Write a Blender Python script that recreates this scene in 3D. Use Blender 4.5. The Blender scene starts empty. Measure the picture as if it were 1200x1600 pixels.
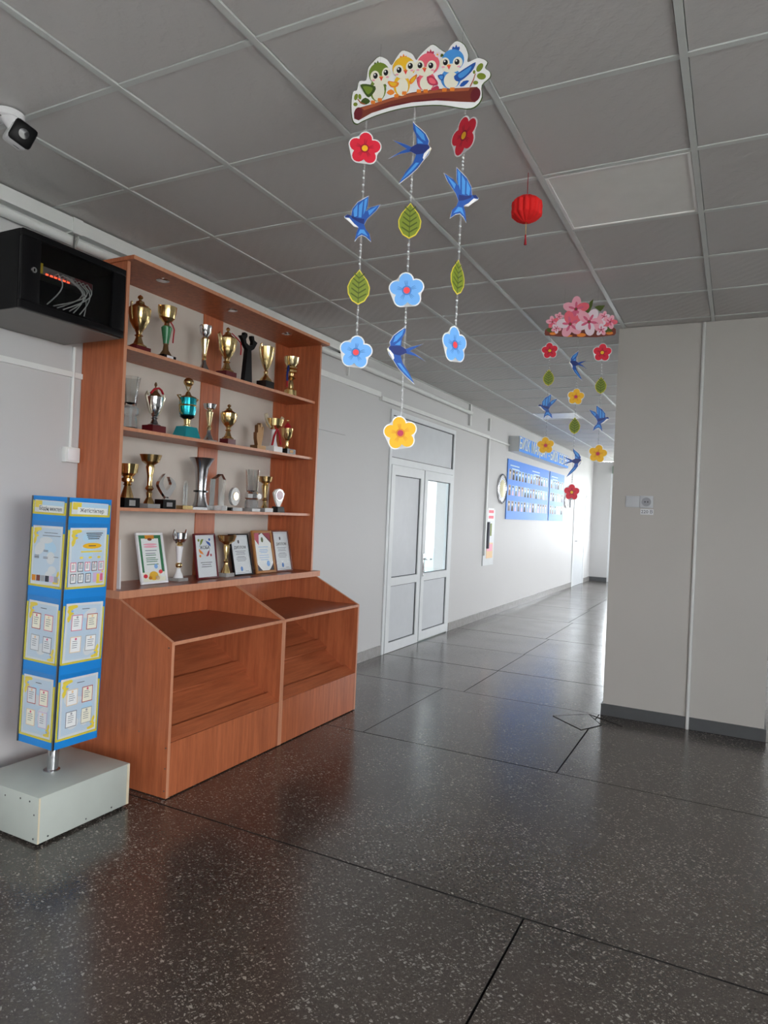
import bpy, bmesh, math, random
from mathutils import Vector, Matrix
random.seed(7)
S = bpy.context.scene
COL = S.collection
R = math.radians

# ------------------------------------------------------------------ camera
F_PX, YAW, ROLL, CAM_H = 1074.5, -0.4735, 0.044, 1.4515
fwd = Vector((math.sin(YAW), math.cos(YAW), 0)); rgt0 = Vector((math.cos(YAW), -math.sin(YAW), 0)); up0 = Vector((0, 0, 1))
rgt = rgt0 * math.cos(ROLL) + up0 * math.sin(ROLL)
upv = up0 * math.cos(ROLL) - rgt0 * math.sin(ROLL)
CAM = Vector((0, 0, CAM_H))
cd = bpy.data.cameras.new('camera'); cam = bpy.data.objects.new('camera', cd); COL.objects.link(cam)
cd.sensor_fit = 'VERTICAL'; cd.sensor_height = 32.0; cd.lens = F_PX / 1600 * 32.0
cd.clip_start = 0.02; cd.clip_end = 200
cam.matrix_world = Matrix(((rgt.x, upv.x, -fwd.x, 0), (rgt.y, upv.y, -fwd.y, 0), (rgt.z, upv.z, -fwd.z, CAM_H), (0, 0, 0, 1)))
S.camera = cam

# ------------------------------------------------------------------ light
W = bpy.data.worlds.new('overcast_sky'); S.world = W; W.use_nodes = True
bg = W.node_tree.nodes['Background']
bg.inputs[0].default_value = (0.955, 0.975, 1.0, 1); bg.inputs[1].default_value = 19.0
S.view_settings.view_transform = 'Standard'; S.view_settings.look = 'None'
S.view_settings.exposure = 0.0; S.view_settings.gamma = 1.0; S.view_settings.use_curve_mapping = False

def portal(name, loc, sx, sy, direction):
    l = bpy.data.lights.new(name, 'AREA'); l.shape = 'RECTANGLE'; l.size = sx; l.size_y = sy
    l.cycles.is_portal = True
    o = bpy.data.objects.new(name, l); COL.objects.link(o); o.location = loc
    o.rotation_euler = Vector(direction).to_track_quat('-Z', 'Y').to_euler()
    return o

# ------------------------------------------------------------------ room numbers
XW, XR, YB, YF, HC = -3.16, 3.4, -4.5, 17.3, 2.909
GX0, GDX, GY0, GDY = -2.6018, 0.6, 1.1106, 0.5947
PIL = (-0.84, 0.225, 5.39, 6.0)          # pillar x0 x1 y0 y1
WIN = [(-4.1, -2.0, 0.85, 2.65), (-1.5, 0.9, 0.85, 2.65), (9.0, 10.4, 0.9, 2.75), (11.1, 12.9, 0.9, 2.75), (13.8, 16.4, 0.9, 2.75)]
BWIN = (-0.4, 0.6, 1.2, 2.2)            # window in the wall behind the camera
DOOR = (6.22, 8.02, 2.50)                 # door opening y0 y1 top
for (a, b, c, d) in WIN:
    portal('window_daylight', (XR + 0.12, (a + b) / 2, (c + d) / 2), b - a, d - c, (-1, 0, 0))
portal('back_daylight', ((BWIN[0] + BWIN[1]) / 2, YB - .12, (BWIN[2] + BWIN[3]) / 2), BWIN[1] - BWIN[0], BWIN[3] - BWIN[2], (0, 1, 0))
portal('exit_daylight', (-2.19, YF + 0.16, 1.72), 1.0, 1.6, (0, -1, 0))
portal('room_daylight', (-6.62, 8.0, 1.72), 3.8, 1.85, (1, 0, 0))

# ------------------------------------------------------------------ materials
def lin(c):
    return tuple((x / 12.92 if x <= .04045 else ((x + .055) / 1.055) ** 2.4) for x in (v / 255 for v in c))
MATS = {}
def mat(name, rgb=None, rough=.5, metal=0., lin_rgb=None, spec=.5, coat=0., trans=0., ior=1.45, bump=None, var=None, alpha=1.):
    """plain procedural material: colour with a faint noise variation and optional noise bump (scale, strength)"""
    if name in MATS: return MATS[name]
    m = bpy.data.materials.new(name); m.use_nodes = True; nt = m.node_tree; b = nt.nodes['Principled BSDF']
    c = lin_rgb if lin_rgb else lin(rgb)
    b.inputs['Roughness'].default_value = rough; b.inputs['Metallic'].default_value = metal
    b.inputs['Specular IOR Level'].default_value = spec; b.inputs['Coat Weight'].default_value = coat
    b.inputs['Transmission Weight'].default_value = trans; b.inputs['IOR'].default_value = ior; b.inputs['Alpha'].default_value = alpha
    sc, am = var if var else (9, .06)
    n = nt.nodes.new('ShaderNodeTexNoise'); n.inputs['Scale'].default_value = sc; n.inputs['Detail'].default_value = 3
    tc = nt.nodes.new('ShaderNodeTexCoord'); nt.links.new(tc.outputs['Object'], n.inputs['Vector'])
    r = nt.nodes.new('ShaderNodeMixRGB'); nt.links.new(n.outputs['Fac'], r.inputs['Fac'])
    r.inputs[1].default_value = tuple(x * (1 - am) for x in c) + (1,); r.inputs[2].default_value = tuple(min(1, x * (1 + am)) for x in c) + (1,)
    nt.links.new(r.outputs[0], b.inputs['Base Color'])
    if bump:
        n2 = nt.nodes.new('ShaderNodeTexNoise'); n2.inputs['Scale'].default_value = bump[0]; n2.inputs['Detail'].default_value = 4
        nt.links.new(tc.outputs['Object'], n2.inputs['Vector'])
        bp = nt.nodes.new('ShaderNodeBump'); bp.inputs['Strength'].default_value = bump[1]; bp.inputs['Distance'].default_value = .004
        nt.links.new(n2.outputs['Fac'], bp.inputs['Height']); nt.links.new(bp.outputs[0], b.inputs['Normal'])
    MATS[name] = m; return m

def wood(name, dark, light, rough=.38, scale=(16, 16, 1.1)):
    m = bpy.data.materials.new(name); m.use_nodes = True; nt = m.node_tree; b = nt.nodes['Principled BSDF']; N = nt.nodes.new; L = nt.links.new
    tc = N('ShaderNodeTexCoord'); mp = N('ShaderNodeMapping'); mp.inputs['Scale'].default_value = scale; L(tc.outputs['Object'], mp.inputs['Vector'])
    n = N('ShaderNodeTexNoise'); n.inputs['Scale'].default_value = 2.2; n.inputs['Detail'].default_value = 6; n.inputs['Roughness'].default_value = .6; L(mp.outputs[0], n.inputs['Vector'])
    mp2 = N('ShaderNodeMapping'); mp2.inputs['Scale'].default_value = tuple(s * 7 for s in scale); L(tc.outputs['Object'], mp2.inputs['Vector'])
    n2 = N('ShaderNodeTexNoise'); n2.inputs['Scale'].default_value = 2; n2.inputs['Detail'].default_value = 3; L(mp2.outputs[0], n2.inputs['Vector'])
    ad = N('ShaderNodeMath'); ad.operation = 'MULTIPLY_ADD'; L(n2.outputs['Fac'], ad.inputs[0]); ad.inputs[1].default_value = .35; L(n.outputs['Fac'], ad.inputs[2])
    r = N('ShaderNodeValToRGB'); r.color_ramp.elements[0].position = .45; r.color_ramp.elements[1].position = .9
    r.color_ramp.elements[0].color = lin(dark) + (1,); r.color_ramp.elements[1].color = lin(light) + (1,)
    L(ad.outputs[0], r.inputs['Fac']); L(r.outputs[0], b.inputs['Base Color'])
    b.inputs['Roughness'].default_value = rough; b.inputs['Specular IOR Level'].default_value = .45
    MATS[name] = m; return m

def terrazzo():
    m = bpy.data.materials.new('terrazzo'); m.use_nodes = True; nt = m.node_tree; b = nt.nodes['Principled BSDF']; N = nt.nodes.new; L = nt.links.new
    g = N('ShaderNodeNewGeometry')
    n0 = N('ShaderNodeTexNoise'); n0.inputs['Scale'].default_value = 1.3; n0.inputs['Detail'].default_value = 5; L(g.outputs['Position'], n0.inputs['Vector'])
    base = N('ShaderNodeValToRGB'); base.color_ramp.elements[0].color = (.044, .036, .031, 1); base.color_ramp.elements[1].color = (.092, .076, .065, 1)
    base.color_ramp.elements[0].position = .3; base.color_ramp.elements[1].position = .75; L(n0.outputs['Fac'], base.inputs['Fac'])
    n1 = N('ShaderNodeTexNoise'); n1.inputs['Scale'].default_value = 90; n1.inputs['Detail'].default_value = 2; L(g.outputs['Position'], n1.inputs['Vector'])
    mm = N('ShaderNodeMixRGB'); mm.blend_type = 'OVERLAY'; mm.inputs['Fac'].default_value = .55; L(base.outputs[0], mm.inputs[1]); L(n1.outputs['Fac'], mm.inputs[2])
    cur = mm.outputs[0]
    dn = N('ShaderNodeTexNoise'); dn.inputs['Scale'].default_value = 2.6; dn.inputs['Detail'].default_value = 3; L(g.outputs['Position'], dn.inputs['Vector'])
    for (sc, keep, rad, col, seed, an) in ((70, .78, .42, (.29, .26, .235), .4, 1.9), (64, .80, .42, (.24, .22, .2), 2.3, 2.1), (42, .92, .36, (.36, .335, .30), 3.7, 1.6), (52, .91, .38, (.32, .295, .27), 5.1, 1.9), (130, .70, .40, (.16, .14, .122), 9.1, 1.5), (150, .72, .4, (.125, .11, .096), 7.3, 1.6), (24, .975, .22, (.008, .007, .006), 5.3, 1.5)):
        mr = N('ShaderNodeMapping'); mr.inputs['Rotation'].default_value = (0, 0, seed); mr.inputs['Location'].default_value = (seed, seed * 1.7, 0); L(g.outputs['Position'], mr.inputs['Vector'])
        mp = N('ShaderNodeMapping'); mp.inputs['Scale'].default_value = (1, an, 1); L(mr.outputs[0], mp.inputs['Vector'])
        nd = N('ShaderNodeTexNoise'); nd.inputs['Scale'].default_value = sc * 1.6; nd.inputs['Detail'].default_value = 1; L(mp.outputs[0], nd.inputs['Vector'])
        mx = N('ShaderNodeVectorMath'); mx.operation = 'MULTIPLY_ADD'; L(nd.outputs['Color'], mx.inputs[0]); mx.inputs[1].default_value = (.6 / sc, .6 / sc, 0); L(mp.outputs[0], mx.inputs[2])
        v = N('ShaderNodeTexVoronoi'); v.voronoi_dimensions = '2D'; v.inputs['Scale'].default_value = sc; v.inputs['Randomness'].default_value = 1; L(mx.outputs[0], v.inputs['Vector'])
        sx = N('ShaderNodeSeparateColor'); L(v.outputs['Color'], sx.inputs[0])
        kp = N('ShaderNodeMath'); kp.operation = 'MULTIPLY_ADD'; L(dn.outputs['Fac'], kp.inputs[0]); kp.inputs[1].default_value = .5 if keep < .95 else 0; kp.inputs[2].default_value = keep - .23 if keep < .95 else keep
        c1 = N('ShaderNodeMath'); c1.operation = 'GREATER_THAN'; L(kp.outputs[0], c1.inputs[1]); L(sx.outputs[0], c1.inputs[0])
        rr = N('ShaderNodeMath'); rr.operation = 'MULTIPLY'; L(sx.outputs[1], rr.inputs[0]); rr.inputs[1].default_value = rad
        c2 = N('ShaderNodeMath'); c2.operation = 'LESS_THAN'; L(v.outputs['Distance'], c2.inputs[0]); L(rr.outputs[0], c2.inputs[1])
        ml = N('ShaderNodeMath'); ml.operation = 'MULTIPLY'; L(c1.outputs[0], ml.inputs[0]); L(c2.outputs[0], ml.inputs[1])
        cm = N('ShaderNodeMixRGB'); L(ml.outputs[0], cm.inputs['Fac']); L(cur, cm.inputs[1]); cm.inputs[2].default_value = col + (1,)
        cur = cm.outputs[0]
    L(cur, b.inputs['Base Color'])
    n3 = N('ShaderNodeTexNoise'); n3.inputs['Scale'].default_value = 2.2; n3.inputs['Detail'].default_value = 2; L(g.outputs['Position'], n3.inputs['Vector'])
    rg = N('ShaderNodeMapRange'); rg.inputs[1].default_value = 0.; rg.inputs[2].default_value = 1.; rg.inputs[3].default_value = .15; rg.inputs[4].default_value = .27
    L(n3.outputs['Fac'], rg.inputs[0]); L(rg.outputs[0], b.inputs['Roughness'])
    n4 = N('ShaderNodeTexNoise'); n4.inputs['Scale'].default_value = 4.5; n4.inputs['Detail'].default_value = 5; L(g.outputs['Position'], n4.inputs['Vector'])
    bp = N('ShaderNodeBump'); bp.inputs['Strength'].default_value = .06; bp.inputs['Distance'].default_value = .006; L(n4.outputs['Fac'], bp.inputs['Height']); L(bp.outputs[0], b.inputs['Normal'])
    b.inputs['Specular IOR Level'].default_value = .9
    MATS['terrazzo'] = m; return m

def tile_material():
    m = bpy.data.materials.new('ceiling_tile'); m.use_nodes = True; nt = m.node_tree; b = nt.nodes['Principled BSDF']; N = nt.nodes.new; L = nt.links.new
    g = N('ShaderNodeNewGeometry')
    w = N('ShaderNodeTexWave'); w.wave_type = 'BANDS'; w.bands_direction = 'DIAGONAL'; w.inputs['Scale'].default_value = 7.5; w.inputs['Distortion'].default_value = 2.5; w.inputs['Detail'].default_value = 1; w.inputs['Detail Scale'].default_value = 6
    L(g.outputs['Position'], w.inputs['Vector'])
    n = N('ShaderNodeTexNoise'); n.inputs['Scale'].default_value = 150; L(g.outputs['Position'], n.inputs['Vector'])
    a = N('ShaderNodeMath'); a.operation = 'MULTIPLY_ADD'; L(n.outputs['Fac'], a.inputs[0]); a.inputs[1].default_value = .5; L(w.outputs['Fac'], a.inputs[2])
    bp = N('ShaderNodeBump'); bp.inputs['Strength'].default_value = .28; bp.inputs['Distance'].default_value = .004; L(a.outputs[0], bp.inputs['Height']); L(bp.outputs[0], b.inputs['Normal'])
    n2 = N('ShaderNodeTexNoise'); n2.inputs['Scale'].default_value = 1.2; n2.inputs['Detail'].default_value = 3; L(g.outputs['Position'], n2.inputs['Vector'])
    r = N('ShaderNodeMixRGB'); L(n2.outputs['Fac'], r.inputs['Fac']); r.inputs[1].default_value = (.60, .585, .575, 1); r.inputs[2].default_value = (.66, .645, .635, 1)
    L(r.outputs[0], b.inputs['Base Color']); b.inputs['Roughness'].default_value = .75
    MATS['ceiling_tile'] = m; return m

def glass_pane(name, tint=(.9, .95, .95), refl=.02, rough=.03):
    m = bpy.data.materials.new(name); m.use_nodes = True; nt = m.node_tree; N = nt.nodes.new; L = nt.links.new
    nt.nodes.remove(nt.nodes['Principled BSDF']); o = nt.nodes['Material Output']
    t = N('ShaderNodeBsdfTransparent'); t.inputs[0].default_value = tint + (1,)
    g = N('ShaderNodeBsdfGlossy'); g.inputs['Roughness'].default_value = rough
    lw = N('ShaderNodeLayerWeight'); lw.inputs['Blend'].default_value = .5
    pw = N('ShaderNodeMath'); pw.operation = 'POWER'; L(lw.outputs['Facing'], pw.inputs[0]); pw.inputs[1].default_value = 4.
    fr = N('ShaderNodeMath'); fr.operation = 'MULTIPLY_ADD'; L(pw.outputs[0], fr.inputs[0]); fr.inputs[1].default_value = .6; fr.inputs[2].default_value = refl
    mx = N('ShaderNodeMixShader'); L(fr.outputs[0], mx.inputs[0]); L(t.outputs[0], mx.inputs[1]); L(g.outputs[0], mx.inputs[2]); L(mx.outputs[0], o.inputs[0])
    MATS[name] = m; return m

def emis(name, rgb, s):
    m = bpy.data.materials.new(name); m.use_nodes = True; b = m.node_tree.nodes['Principled BSDF']
    b.inputs['Base Color'].default_value = lin(rgb) + (1,); b.inputs['Emission Color'].default_value = lin(rgb) + (1,); b.inputs['Emission Strength'].default_value = s
    MATS[name] = m; return m

terrazzo(); tile_material()
wood('wood', (160, 86, 54), (200, 116, 76)); wood('wood_edge_lit', (200, 136, 104), (214, 152, 118)); wood('wood_dark', (134, 68, 46), (164, 88, 60), rough=.28)  # edge wood is lightened: light on the front edges put into the colour
wood('wood_across', (160, 86, 54), (200, 116, 76), scale=(16, 1.1, 16))
mat('wall_paint', (201, 201, 201), .55, bump=(40, .06), var=(1.5, .02)); mat('pillar_paint', (197, 194, 189), .6, bump=(60, .1), var=(2, .025))
mat('baseboard_paint', (88, 90, 92), .45, var=(12, .15)); mat('trunking', (228, 230, 228), .4); mat('rail_white', (214, 218, 216), .35); mat('dark_gap', (40, 40, 42), .9)
mat('pvc_white', (226, 230, 232), .3); mat('pvc_panel', (206, 210, 214), .35); mat('gasket', (70, 74, 80), .6)
mat('joint', (22, 20, 19), .9); mat('black_metal', (13, 13, 15), .5, spec=.15); mat('black_plastic', (12, 12, 14), .4, spec=.2); mat('grey_sheet', (120, 118, 116), .45, metal=.3)
mat('white_laminate', (190, 197, 190), .35); mat('chrome', (200, 200, 202), .16, metal=1); mat('screw', (120, 120, 122), .35, metal=1); mat('edge_yellowed', (222, 210, 182), .5)
mat('gold', lin_rgb=(.90, .69, .33), rough=.18, metal=1, var=(30, .12)); mat('dark_gold', lin_rgb=(.62, .43, .2), rough=.24, metal=1, var=(30, .15)); mat('pale_gold', lin_rgb=(.86, .72, .42), rough=.22, metal=1)
mat('silver', lin_rgb=(.80, .80, .80), rough=.16, metal=1, var=(30, .1)); mat('dark_silver', lin_rgb=(.48, .48, .5), rough=.22, metal=1); mat('bronze', lin_rgb=(.26, .15, .07), rough=.42, metal=.8)
mat('maroon', (96, 24, 30), .3); mat('black_gloss', (14, 14, 15), .18); mat('teal', (28, 138, 148), .32); mat('teal_metal', lin_rgb=(.02, .42, .5), rough=.2, metal=.8)
mat('green_enamel', (62, 130, 88), .25); mat('white_gloss', (236, 236, 238), .2); mat('cream_metal', lin_rgb=(.86, .80, .62), rough=.28, metal=.7); mat('ribbon_red', (172, 24, 38), .5); mat('ribbon_blue', (30, 44, 120), .5)
mat('marble_grey', (150, 148, 146), .25, var=(25, .3)); mat('marble_white', (214, 212, 208), .25, var=(25, .12))
mat('crystal', (238, 242, 242), .04, trans=1., ior=1.5); mat('crystal_frost', (226, 230, 230), .25, trans=.75, ior=1.45)
mat('paper', (232, 234, 238), .6); mat('ink', (62, 62, 74), .7); mat('ink_soft', (128, 130, 142), .7); mat('red_ink', (186, 60, 58), .7)
for n, c in dict(p_white=(238, 238, 236), p_cream=(246, 222, 204), p_green=(110, 132, 44), p_dgreen=(58, 78, 26), p_yellow=(240, 176, 36), p_orange=(232, 128, 44), p_pink=(222, 96, 112), p_dpink=(178, 48, 78),
                 p_blue=(66, 138, 206), p_dblue=(30, 76, 156), p_navy=(24, 40, 104), p_brown=(112, 48, 34), p_lbrown=(160, 84, 52), p_maroon=(96, 24, 34), p_black=(18, 18, 22), p_red=(206, 28, 52), p_dred=(150, 14, 40),
                 p_leaf=(112, 126, 36), p_leafd=(70, 84, 22), p_sky=(104, 164, 226), p_skyd=(66, 116, 186), p_coral=(238, 66, 72), p_gold=(238, 172, 28), p_goldd=(206, 130, 20), p_rose=(236, 160, 176), p_rosel=(246, 206, 214), p_rosed=(206, 92, 124),
                 p_bluepanel=(20, 122, 198), p_olive=(206, 190, 60), p_paleblue=(176, 206, 236), p_midblue=(128, 172, 222), p_lilac=(200, 170, 200), p_tan=(222, 190, 150), p_grey=(150, 152, 158), p_lemon=(236, 200, 70), p_board=(58, 124, 214), p_sign=(70, 140, 222)).items():
    mat(n, tuple(min(250, int(v * 1.08 + 6)) for v in c), .5)
mat('p_sheet', (208, 224, 240), .5); mat('lantern_paper', (240, 34, 34), .7); mat('thread', (236, 238, 240), .3, alpha=.13); mat('bead', (236, 238, 240), .1, alpha=.7)
glass_pane('pane', (.97, .99, 1.0)); glass_pane('rack_glass', (.8, .81, .82)); glass_pane('film', (.97, .98, .98), rough=.05)
mat('diffuser', (246, 246, 242), .25); mat('cable_grey', (176, 178, 172), .5); mat('sticker', (220, 190, 40), .6); emis('led_red', (255, 70, 40), 4.); emis('led_green', (40, 220, 110), 3.); emis('led_amber', (255, 170, 50), 2.5)
mat('lamp_white', (250, 250, 248), .3); mat('lens_dark', (26, 26, 30), .12); mat('curtain', (236, 238, 240), .8, alpha=.35); mat('ground', (186, 186, 180), .9); mat('room_blue', (190, 216, 228), .6); mat('room_white', (240, 242, 244), .6); mat('plaque_gold', (176, 166, 110), .3, metal=.3); mat('exit_green', (30, 140, 90), .5)

# ------------------------------------------------------------------ mesh builder
class MB:
    def __init__(s): s.v = []; s.f = []; s.mi = []; s.m = []
    def add(s, vs, fs, m, M=None):
        k = len(s.v)
        if m not in s.m: s.m.append(m)
        i = s.m.index(m)
        for p in vs:
            p = Vector(p)
            s.v.append(M @ p if M else p)
        for f in fs: s.f.append([a + k for a in f]); s.mi.append(i)
        return s
    def box(s, x0, x1, y0, y1, z0, z1, m, M=None, face=None):
        vs = [(x, y, z) for x in (x0, x1) for y in (y0, y1) for z in (z0, z1)]
        fs = [(0, 1, 3, 2), (4, 6, 7, 5), (0, 4, 5, 1), (2, 3, 7, 6), (0, 2, 6, 4), (1, 5, 7, 3)]   # -x +x -y +y -z +z
        if face:
            s.add(vs, [f for i, f in enumerate(fs) if i not in face], m, M)
            for i, mm in face.items(): s.add(vs, [fs[i]], mm, M)
            return s
        return s.add(vs, fs, m, M)
    def bbox(s, x0, x1, y0, y1, z0, z1, m, c, M=None):
        """chamfered box"""
        bm = bmesh.new(); bmesh.ops.create_cube(bm, size=1)
        for v in bm.verts: v.co = Vector((x0 + (v.co.x + .5) * (x1 - x0), y0 + (v.co.y + .5) * (y1 - y0), z0 + (v.co.z + .5) * (z1 - z0)))
        bmesh.ops.bevel(bm, geom=bm.edges[:], offset=c, segments=2, affect='EDGES', profile=.5)
        bm.verts.index_update()
        s.add([v.co.copy() for v in bm.verts], [[v.index for v in f.verts] for f in bm.faces], m, M); bm.free(); return s
    def lathe(s, prof, m, M=None, seg=28, lobes=0, amp=0.):
        vs = []; fs = []; n = len(prof)
        for k in range(seg):
            a = 2 * math.pi * k / seg; q = 1 + amp * math.cos(lobes * a)
            for r, z in prof: vs.append((r * q * math.cos(a), r * q * math.sin(a), z))
        for k in range(seg):
            k2 = (k + 1) % seg
            for j in range(n - 1): fs.append((k * n + j, k2 * n + j, k2 * n + j + 1, k * n + j + 1))
        if prof[0][0] > 1e-5: fs.append([k * n for k in range(seg)][::-1])
        if prof[-1][0] > 1e-5: fs.append([k * n + n - 1 for k in range(seg)])
        return s.add(vs, fs, m, M)
    def tube(s, path, r, m, M=None, seg=8, closed=False, flat=1.):
        P = [Vector(p) for p in path]; n = len(P); vs = []; fs = []; rr = r if isinstance(r, (list, tuple)) else [r] * n
        up = None
        for i, p in enumerate(P):
            t = (P[min(i + 1, n - 1)] - P[max(i - 1, 0)]) if not closed else (P[(i + 1) % n] - P[i - 1])
            t.normalize()
            if up is None: up = t.orthogonal().normalized()
            up = (up - t * up.dot(t)); up = up.normalized() if up.length > 1e-6 else t.orthogonal().normalized()
            sd = t.cross(up)
            for k in range(seg):
                a = 2 * math.pi * k / seg; vs.append(p + (up * math.cos(a) + sd * math.sin(a) * flat) * rr[i])
        lim = n if closed else n - 1
        for i in range(lim):
            j = (i + 1) % n
            for k in range(seg): fs.append((i * seg + k, i * seg + (k + 1) % seg, j * seg + (k + 1) % seg, j * seg + k))
        if not closed: fs.append(list(range(seg))[::-1]); fs.append([(n - 1) * seg + k for k in range(seg)])
        return s.add(vs, fs, m, M)
    def prism(s, pts, z0, z1, m, M=None, side=None):
        n = len(pts)
        vs = [(x, y, z0) for x, y in pts] + [(x, y, z1) for x, y in pts]
        s.add(vs, [list(range(n))[::-1], list(range(n, 2 * n))], m, M)
        return s.add(vs, [(i, (i + 1) % n, n + (i + 1) % n, n + i) for i in range(n)], side or m, M)
    def flat(s, pts, z, m, M=None): return s.add([(x, y, z) for x, y in pts], [list(range(len(pts)))], m, M)
    def rect(s, x0, y0, x1, y1, z, m, M=None): return s.flat([(x0, y0), (x1, y0), (x1, y1), (x0, y1)], z, m, M)
    def sphere(s, c, r, m, M=None, seg=16, sz=1.):
        pr = [(max(1e-6, r * math.sin(math.pi * i / 10)), -r * sz * math.cos(math.pi * i / 10)) for i in range(11)]
        T = Matrix.Translation(c); return s.lathe(pr, m, (M @ T) if M else T, seg)
    def mesh(s, name, ang=38):
        me = bpy.data.meshes.new(name); me.from_pydata([tuple(v) for v in s.v], [], s.f)
        for q in s.m: me.materials.append(MATS[q])
        me.polygons.foreach_set('material_index', s.mi)
        me.validate()
        if ang:
            me.polygons.foreach_set('use_smooth', [True] * len(me.polygons)); me.set_sharp_from_angle(angle=R(ang))
        me.update(); return me
    def build(s, name, parent=None, loc=None, ang=38, **kw):
        return link(name, s.mesh(name, ang), parent, loc, **kw)

def link(name, data, parent=None, loc=None, label=None, cat=None, group=None, kind=None):
    o = bpy.data.objects.new(name, data); COL.objects.link(o)
    if parent: o.parent = parent
    if loc is not None: o.location = loc
    for k, v in (('label', label), ('category', cat), ('group', group), ('kind', kind)):
        if v: o[k] = v
    return o
def thing(name, label, cat, loc=(0, 0, 0), rz=0, group=None):
    o = link(name, None, None, loc, label, cat, group); o.rotation_euler = (0, 0, rz); return o
def frame(o, u, v):
    u = Vector(u).normalized(); v = Vector(v); v = (v - u * v.dot(u)).normalized(); n = u.cross(v); o = Vector(o)
    return Matrix(((u.x, v.x, n.x, o.x), (u.y, v.y, n.y, o.y), (u.z, v.z, n.z, o.z), (0, 0, 0, 1)))
def ell(cx, cy, rx, ry, n=20, rot=0):
    c, s = math.cos(rot), math.sin(rot)
    return [(cx + c * rx * math.cos(2 * math.pi * i / n) - s * ry * math.sin(2 * math.pi * i / n), cy + s * rx * math.cos(2 * math.pi * i / n) + c * ry * math.sin(2 * math.pi * i / n)) for i in range(n)]
def smooth(pts, k=4):
    n = len(pts); out = []
    for i in range(n):
        p0, p1, p2, p3 = (Vector(pts[(i + j) % n]) for j in (-1, 0, 1, 2))
        for q in range(k):
            t = q / k
            out.append(tuple(.5 * ((2 * p1) + (p2 - p0) * t + (2 * p0 - 5 * p1 + 4 * p2 - p3) * t * t + (3 * p1 - p0 - 3 * p2 + p3) * t ** 3)))
    return out
def text(parent, name, body, size, m, M, align='CENTER', depth=.0004, sx=1.):
    cu = bpy.data.curves.new(name, 'FONT'); cu.body = body; cu.size = size; cu.align_x = align; cu.align_y = 'CENTER'; cu.extrude = depth; cu.resolution_u = 2
    t = bpy.data.objects.new(name, cu); COL.objects.link(t); bpy.context.view_layer.update()
    me = bpy.data.meshes.new_from_object(t.evaluated_get(bpy.context.evaluated_depsgraph_get()))
    bpy.data.objects.remove(t); me.transform(M @ Matrix.Diagonal((sx, 1, 1, 1))); me.materials.clear(); me.materials.append(MATS[m]); me.name = name
    return link(name, me, parent)
def ray(px, py): return fwd + rgt * ((px - 600) / F_PX) - upv * ((py - 800) / F_PX)
def on(px, py, ax, val):
    d = ray(px, py); return CAM + d * ((val - CAM[ax]) / d[ax])
def deep(px, py, dist): return CAM + ray(px, py) * dist

# ================================================================== STRUCTURE
def struct(name, mb, **kw): return mb.build(name, kind='structure', **kw)

# ---- floor: terrazzo slabs on a dark bed
fl = MB().box(XW - .2, XR + .2, YB - .2, YF + .2, -.08, -.012, 'joint'); floor = struct('floor', fl)
rows = [(-4.5, -3.0, (-.9, .8)), (-3.0, -1.55, (-1.9, .2, 1.9)), (-1.55, -.1, (-.63, 1.5)), (-.1, 1.22, (-1.9, .3, 2.2)), (1.22, 2.485, (-.63, 1.4)), (2.485, 3.99, (-2.9, .9, 2.6)), (3.99, 5.375, (-2.13, -.862, 1.2)),
        (5.375, 6.31, (-1.945, 0., 1.8)), (6.31, 7.24, (-1.95, -.3, 1.6)), (7.24, 8.35, (-1.96, -.2, 1.7)), (8.35, 9.9, (-2.0, .2)), (9.9, 11.5, (-2.06, .3)), (11.5, 13.2, (-2.1, .2)), (13.2, 15.1, (-2.1, .3)), (15.1, 17.4, (-2.1, .3))]
for (a, b, xs) in rows:
    xx = [XW] + list(xs) + [XR]
    for i in range(len(xx) - 1):
        g = .0042
        dz = random.uniform(-.0012, .0)
        MB().box(xx[i] + g, xx[i + 1] - g, a + g, b - g, -.012, dz, 'terrazzo', face={k: 'joint' for k in range(4)}).build('floor_slab', floor, ang=0)
# diamond hatch by the pillar
hp = [(-1.147, 5.12), (-.93, 5.335), (-.80, 5.10), (-.90, 4.90)]
MB().prism(hp, -.004, .0016, 'terrazzo', side='joint').build('hatch_plate', floor)
def floor_line(a, b, w=.0035):
    a, b = Vector(a), Vector(b); d = (b - a).normalized(); n = Vector((-d.y, d.x)) * w
    MB().prism([tuple(a - n), tuple(b - n), tuple(b + n), tuple(a + n)], -.004, .0018, 'joint').build('hatch_edge', floor)
for i in range(4): floor_line(hp[i], hp[(i + 1) % 4])
floor_line((-.93, 5.335), (-.665, 5.165))

# ---- walls
wl = MB()
X0 = XW - .22
wl.box(X0, XW, YB - .2, DOOR[0], 0, HC, 'wall_paint').box(X0, XW, DOOR[1], YF + .2, 0, HC, 'wall_paint').box(X0, XW, DOOR[0], DOOR[1], DOOR[2], HC, 'wall_paint')
wall_left = struct('wall_left', wl)
wr = MB(); ys = sorted([(a, b, c, d) for a, b, c, d in WIN]); prev = YB - .2
for (a, b, c, d) in ys:
    wr.box(XR, XR + .3, prev, a, 0, HC, 'wall_paint').box(XR, XR + .3, a, b, 0, c, 'wall_paint').box(XR, XR + .3, a, b, d, HC, 'wall_paint'); prev = b
wr.box(XR, XR + .3, prev, YF + .2, 0, HC, 'wall_paint'); struct('wall_right', wr)
wb = MB().box(XW - .2, BWIN[0], YB - .2, YB, 0, HC, 'wall_paint').box(BWIN[1], XR + .3, YB - .2, YB, 0, HC, 'wall_paint').box(BWIN[0], BWIN[1], YB - .2, YB, 0, BWIN[2], 'wall_paint').box(BWIN[0], BWIN[1], YB - .2, YB, BWIN[3], HC, 'wall_paint')
struct('wall_back', wb)
m = MB(); a, b, c, d = BWIN
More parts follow.
